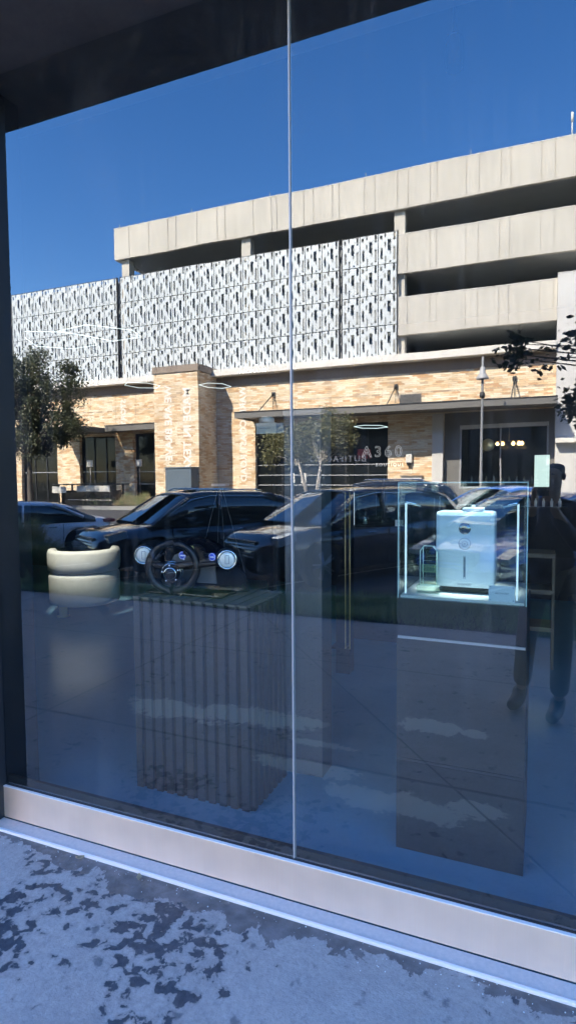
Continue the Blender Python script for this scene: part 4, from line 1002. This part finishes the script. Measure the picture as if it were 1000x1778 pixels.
    rf=mb.build('roof',paint,e,smooth=True); md=rf.modifiers.new('s','SOLIDIFY'); md.thickness=.02
    for s_ in (-1,1):
        mb=MB()
        def side(x,z):
            t=max(0,min(1,(z-base)/(H-base))); return (x,s_*((h*.935-(h*.935-wt)*t)*1.012+.004),z)
        mb.tube([side(prof[5][0]-.10,prof[5][1]-.01),side((prof[5][0]+prof[4][0])/2-.05,(prof[5][1]+prof[4][1])/2-.02),side(prof[4][0]-.03,prof[4][1]-.05)],.032,6)
        mb.tube([side(-.05,belt),side(-.12,H-.06)],.03,6)
        mb.tube([side(prof[0][0]+.3,prof[0][1]),side(prof[1][0]+.15,prof[1][1]-.08),side(prof[2][0]-.1,H-.07)],.05,6)
        mb.build('pillar',paint,e)
        MB().tube([side(prof[5][0]-.15,prof[5][1]-.005),side((prof[5][0]+prof[4][0])/2-.09,(prof[5][1]+prof[4][1])/2-.035),side(prof[4][0]-.12,prof[4][1]-.075),side(.05,H-.075),side(prof[2][0],H-.1),side(prof[1][0]+.25,prof[1][1]-.10)],.009,5).build('window_trim',M['chrome'],e)
        MB().box((.62,s_*(h+.02),belt-.02),(.82,s_*(h+.19),belt+.12),bev=.03).build('mirror',paint,e)
        hl=MB(); 
        z0=keys[-2][1]
        hl.prism([(f-.50,.62 if kind=='sedan' else .80),(f-.14,.56 if kind=='sedan' else .72),(f-.12,.63 if kind=='sedan' else .86),(f-.48,.74 if kind=='sedan' else .93)],'y',s_*(h*.70),s_*(h*.915)); hl.build('headlight',M['lens'],e)
        tl=MB(); tl.box((-f+.02,s_*h*.45,.84 if kind=='sedan' else .88),(-f+.34,s_*h*.915,.93 if kind=='sedan' else .99),bev=.015); tl.build('taillight',M['redlamp'],e)
        for x in (.35,-.75): MB().box((x-.10,s_*(h-.012),belt-.17),(x+.10,s_*(h+.012),belt-.145),bev=.004).build('door_handle',M['chrome'],e)
        mb=MB()
        for x in (1.02,-.08,-1.02 if kind=='sedan' else -1.1): mb.box((x-.004,s_*(h-.03),.32),(x+.004,s_*(h+.0015),belt-.08))
        mb.build('door_seam',M['black'],e)
    mb=MB(); gz=.42 if kind=='sedan' else .52
    for k in range(5): mb.box((f-.09,-h*.42,gz+k*.055),(f+.006,h*.42,gz+.022+k*.055))
    gl=mb.build('grille',M['chrome'],e); MB().box((f-.12,-h*.46,gz-.03),(f-.005+.003,h*.46,gz+.27),bev=.01).build('grille_back',M['black'],gl)
    MB().box((-f-.012,-.16,.55),(-f+.01,.16,.68)).build('plate',M['plate'],e)
    if kind=='suv':
        for s_ in (-1,1): MB().tube([(.35,s_*wt*.88,H+.0),(.25,s_*wt*.88,H+.045),(-1.1,s_*wt*.88,H+.03),(-1.25,s_*wt*.88,H-.01)],.014,6).build('roof_rail',M['chrome'],e)
        sb('sunroof',(-.5,-.35,H+.024),(.3,.35,H+.034),M['carglass'],e)
    m1,m2=wheel_meshes(r)
    for x in (-wb,wb):
        for s_ in (-1,1):
            w=bpy.data.objects.new('wheel',m1); link(w,e); w.location=(x,s_*(h-.115),r)
            q=bpy.data.objects.new('rim',m2); link(q,w)
    return e
def park(nose,deg,L,W):
    """centre of a car whose camera-side front corner stands at nose and whose front looks along deg"""
    a=R(deg); fx,fy=math.cos(a),math.sin(a); lx,ly=-fy,fx
    return (nose[0]-fx*L/2+lx*W/2,nose[1]-fy*L/2+ly*W/2)
A=120
car('parked_car','silver blue sedan parked behind the fountain grass, tail light to the right',4.85,1.86,1.42,M['paint_silver'],'sedan',park((-13.1,-7.0),A,4.85,1.86),R(A))
car('parked_car','dark navy crossover with chrome grille between the silver sedan and the black car',4.75,1.9,1.60,M['paint_navy'],'suv',park((-7.1,-6.4),A,4.75,1.9),R(A))
car('parked_car','black high bodied car parked nose in, nearest behind the glass joint',4.85,1.92,1.60,M['paint_black'],'hatch',park((-3.75,-6.3),A,4.85,1.92),R(A))
car('parked_car','bright blue sedan parked nose in behind the lit glass case',4.75,1.86,1.45,M['paint_blue'],'sedan',park((-.42,-6.2),A,4.75,1.86),R(A))
car('parked_car','second blue sedan waiting behind the nearer blue one',4.7,1.84,1.47,M['paint_blue'],'sedan',(-.9,-14.2),R(135))
car('parked_car','dark suv with roof rails standing across the street before the brick block',4.8,1.95,1.70,M['paint_navy'],'suv',(-4.3,-14.6),R(172))

# ---------------------------------------------------------------- photographer
pn=empty('person',(.04,-2.33,0),0,'person in a dark jacket and brown trousers holding up a phone to photograph the window','person')
def skin(name,verts,edges,radii,mat,parent,sub=2,root=0):
    me=bpy.data.meshes.new(name); me.from_pydata([Vector(v) for v in verts],edges,[]); o=bpy.data.objects.new(name,me); link(o,parent); me.materials.append(mat)
    o.modifiers.new('skin','SKIN'); sm=o.modifiers.new('sub','SUBSURF'); sm.levels=sub; sm.render_levels=sub
    for i,r in enumerate(radii):
        me.skin_vertices[0].data[i].radius=(r,r) if not isinstance(r,tuple) else r
        me.skin_vertices[0].data[i].use_root=(i==root)
    o.modifiers['skin'].use_smooth_shade=True
    return o
# body axes: the person faces the window, turned to the left like the camera
hip=(-.0,.0,.90)
# joints relative to the empty at (.07,-2.33)
J=dict(pel=(0,0,.88),bel=(0,0,1.02),che=(.0,-.01,1.22),nek=(0,0,1.37),hd0=(-.005,.01,1.44),hd1=(-.01,.015,1.54),hd2=(-.005,.01,1.60),
 lh=(-.08,-.03,.85),lk=(-.14,.03,.47),la=(-.17,.02,.10),lt=(-.21,.13,.04),
 rh=(.08,.03,.85),rk=(.07,.15,.47),ra=(.06,.16,.10),rt=(.02,.28,.04),
 ls=(-.135,-.08,1.32),le=(-.17,.06,1.10),lw=(-.10,.27,1.36),
 rs=(.14,.08,1.32),re=(.17,.16,1.08),rw=(-.0,.30,1.36))
names=[n for n in J if n not in('lt','rt')]; idx={n:i for i,n in enumerate(names)}
Ed=[('pel','bel'),('bel','che'),('che','nek'),('nek','hd0'),('hd0','hd1'),('hd1','hd2'),('pel','lh'),('lh','lk'),('lk','la'),('pel','rh'),('rh','rk'),('rk','ra'),('che','ls'),('ls','le'),('le','lw'),('che','rs'),('rs','re'),('re','rw')]
rad=dict(pel=.11,bel=.105,che=.12,nek=.052,hd0=.06,hd1=.082,hd2=.062,lh=.08,lk=.052,la=.030,lt=.032,rh=.08,rk=.052,ra=.030,rt=.032,ls=.055,le=.040,lw=.026,rs=.055,re=.040,rw=.026)
body=skin('body',[J[n] for n in names],[(idx[a],idx[b]) for a,b in Ed],[rad[n] for n in names],M['skin'],pn)
def sub(name,ns,es,rr,mat,par=pn):
    return skin(name,[J[n] if isinstance(n,str) else n for n in ns],es,rr,mat,par)
sub('jacket',['pel','bel','che',(0,0,1.335),'ls','le',(-.108,.235,1.32),'rs','re',(.015,.265,1.31),(0,0,.80)],[(0,1),(1,2),(2,3),(2,4),(4,5),(5,6),(2,7),(7,8),(8,9),(0,10)],[.145,.135,.145,.075,.072,.056,.042,.072,.056,.042,.14],M['jacket'])
sub('trousers',['pel','lh','lk',(-.165,.02,.13),'rh','rk',(.062,.158,.13)],[(0,1),(1,2),(2,3),(0,4),(4,5),(5,6)],[.125,.10,.07,.062,.10,.07,.062],M['trousers'])
for nm,a,t in (('l',(-.17,.0,.055),(-.225,.17,.035)),('r',(.06,.135,.055),(.012,.315,.035))):
    m_=tuple((u+v)/2 for u,v in zip(a,t)); skin('shoe',[a,m_,t,(a[0],a[1],.13)],[(0,1),(1,2),(0,3)],[.052,.046,.038,.045],M['shoe'],pn)
hr=skin('hair',[(.0,-.012,1.50),(.0,-.02,1.57),(-.0,-.01,1.625),(.03,-.05,1.54)],[(0,1),(1,2),(1,3)],[.075,.088,.07,.055],M['hair'],pn)
# face details looking to the phone
fd=Vector((-.07,.30,0)).normalized(); sd=Vector((fd.y,-fd.x,0))
c=Vector(J['hd1'])
MB().lathe([(0,.014),(.009,.008),(.012,-.006),(.006,-.014),(0,-.015)],10,None,tuple(c+fd*.082+Vector((0,0,-.01)))).build('nose',M['skin'],pn)
for s_ in (-1,1):
    MB().lathe([(0,.007),(.010,.003),(.012,0),(.009,-.004),(0,-.006)],10,None,tuple(c+fd*.070+sd*s_*.030+Vector((0,0,.012)))).build('eye',M['black'],pn)
    MB().lathe([(0,.028),(.010,.02),(.014,.0),(.008,-.02),(0,-.024)],10,None,tuple(c+sd*s_*.080+Vector((0,0,-.005)))).build('ear',M['skin'],pn)
MB().tube([tuple(c+fd*.074-sd*.02+Vector((0,0,-.045))),tuple(c+fd*.080+Vector((0,0,-.047))),tuple(c+fd*.074+sd*.02+Vector((0,0,-.045)))],.004,6).build('mouth',pbr('lips',(.35,.14,.12),.5),pn)

# ---------------------------------------------------------------- camera
Fpx=1045.0
a=Vector((-1950-500,845-889,Fpx)).normalized(); v=Vector((600-500,18400-889,Fpx)).normalized()
Xw=-a; Dn=(v-Xw*v.dot(Xw)).normalized(); Zw=-Dn; Yw=Zw.cross(Xw)
if Yw.z<0: Yw=-Yw
right=Vector((Xw.x,Yw.x,Zw.x)); down=Vector((Xw.y,Yw.y,Zw.y)); fwd=Vector((Xw.z,Yw.z,Zw.z))
cam=bpy.data.cameras.new('camera'); cam.sensor_fit='VERTICAL'; cam.sensor_height=24; cam.lens=Fpx/1778*24; cam.clip_start=.02; cam.clip_end=1500
co=bpy.data.objects.new('camera',cam); COL.objects.link(co)
mw=Matrix((right,-down,-fwd)).transposed().to_4x4(); mw.translation=Vector((0,-1.96,1.55)); co.matrix_world=mw
sc.camera=co
# phone in the person's hands, its lens where the picture is taken from
ph=empty('phone',(0,0,0),0,'black phone held up in both hands by the photographer','phone')
ph.matrix_world=mw@Matrix.Translation((-.022,-.055,.016))
MB().box((-.037,-.076,-.004),(.037,.076,.004),bev=.003).build('body',M['blackgloss'],ph)
MB().box((-.034,-.072,.0041),(.034,.072,.0045)).build('display_face',M['store_glass'],ph)
mb=MB()
for dx,dy in ((.022,.055),(.022,.030),(.004,.043)): mb.lathe([(0,-.0052),(.007,-.0052),(.0075,-.004)],14,None,(dx,dy,0))
mb.build('lens_ring',M['chrome'],ph)
# hands: palm + five separate bent fingers each, closed on the phone edges
def hand(side,wrist):
    P=lambda x,y,z: tuple(pn.matrix_world.inverted()@(ph.matrix_world@Vector((x,y,z))))
    s=side
    w=wrist
    palm=P(s*.060,-.055,.026); k=P(s*.056,-.02,.018)
    verts=[w,palm,k]; ed=[(0,1),(1,2)]; rr=[.026,.022,.019]
    o=skin('hand',verts,ed,rr,M['skin'],pn,sub=1)
    for i,(yy,ln) in enumerate(((.018,.9),(.0,1.0),(-.019,.95),(-.037,.8))):
        skin('finger',[P(s*.054,yy-.004,.020),P(s*.052,yy,.004),P(s*.047,yy+.002,-.010),P(s*(.047-.026*ln),yy+.003,-.013)],[(0,1),(1,2),(2,3)],[.010,.0092,.0085,.0075],M['skin'],o,sub=1)
    skin('thumb',[P(s*.060,-.045,.028),P(s*.045,-.030,.022),P(s*.026,-.012,.0125)],[(0,1),(1,2)],[.012,.0105,.009],M['skin'],o,sub=1)
bpy.context.view_layer.update()
# fingers touch the phone's back below the lenses
hand(-1,J['lw']); hand(1,J['rw'])

bake_texts()
# ---------------------------------------------------------------- light
w=bpy.data.worlds.new('World'); sc.world=w; w.use_nodes=True; nt=w.node_tree
sky=nt.nodes.new('ShaderNodeTexSky'); sky.sky_type='NISHITA'; sky.sun_disc=False
sundir=Vector((-.47,1,1.0)).normalized()
sky.sun_elevation=math.asin(sundir.z); sky.sun_rotation=math.atan2(sundir.x,sundir.y)
sky.air_density=1.0; sky.dust_density=.4; sky.ozone_density=3.0; sky.altitude=200
hs=nt.nodes.new('ShaderNodeHueSaturation'); hs.inputs['Saturation'].default_value=1.30; hs.inputs['Hue'].default_value=.509; nt.links.new(sky.outputs[0],hs.inputs['Color']); nt.links.new(hs.outputs[0],nt.nodes['Background'].inputs[0]); nt.nodes['Background'].inputs[1].default_value=.118
sl=bpy.data.lights.new('sun','SUN'); sl.energy=4.25; sl.angle=R(.5); sl.color=(1,.92,.79)
so=bpy.data.objects.new('sun',sl); COL.objects.link(so); so.rotation_euler=sundir.to_track_quat('Z','Y').to_euler(); so.location=(-10,20,30)
sc.view_settings.view_transform='Standard'; sc.view_settings.look='None'; sc.view_settings.gamma=1; sc.view_settings.exposure=3.25
sc.render.engine='CYCLES'
cy=sc.cycles; cy.max_bounces=10; cy.transparent_max_bounces=24; cy.glossy_bounces=6; cy.diffuse_bounces=4; cy.caustics_reflective=False; cy.caustics_refractive=False; cy.use_denoising=True; cy.sample_clamp_indirect=6
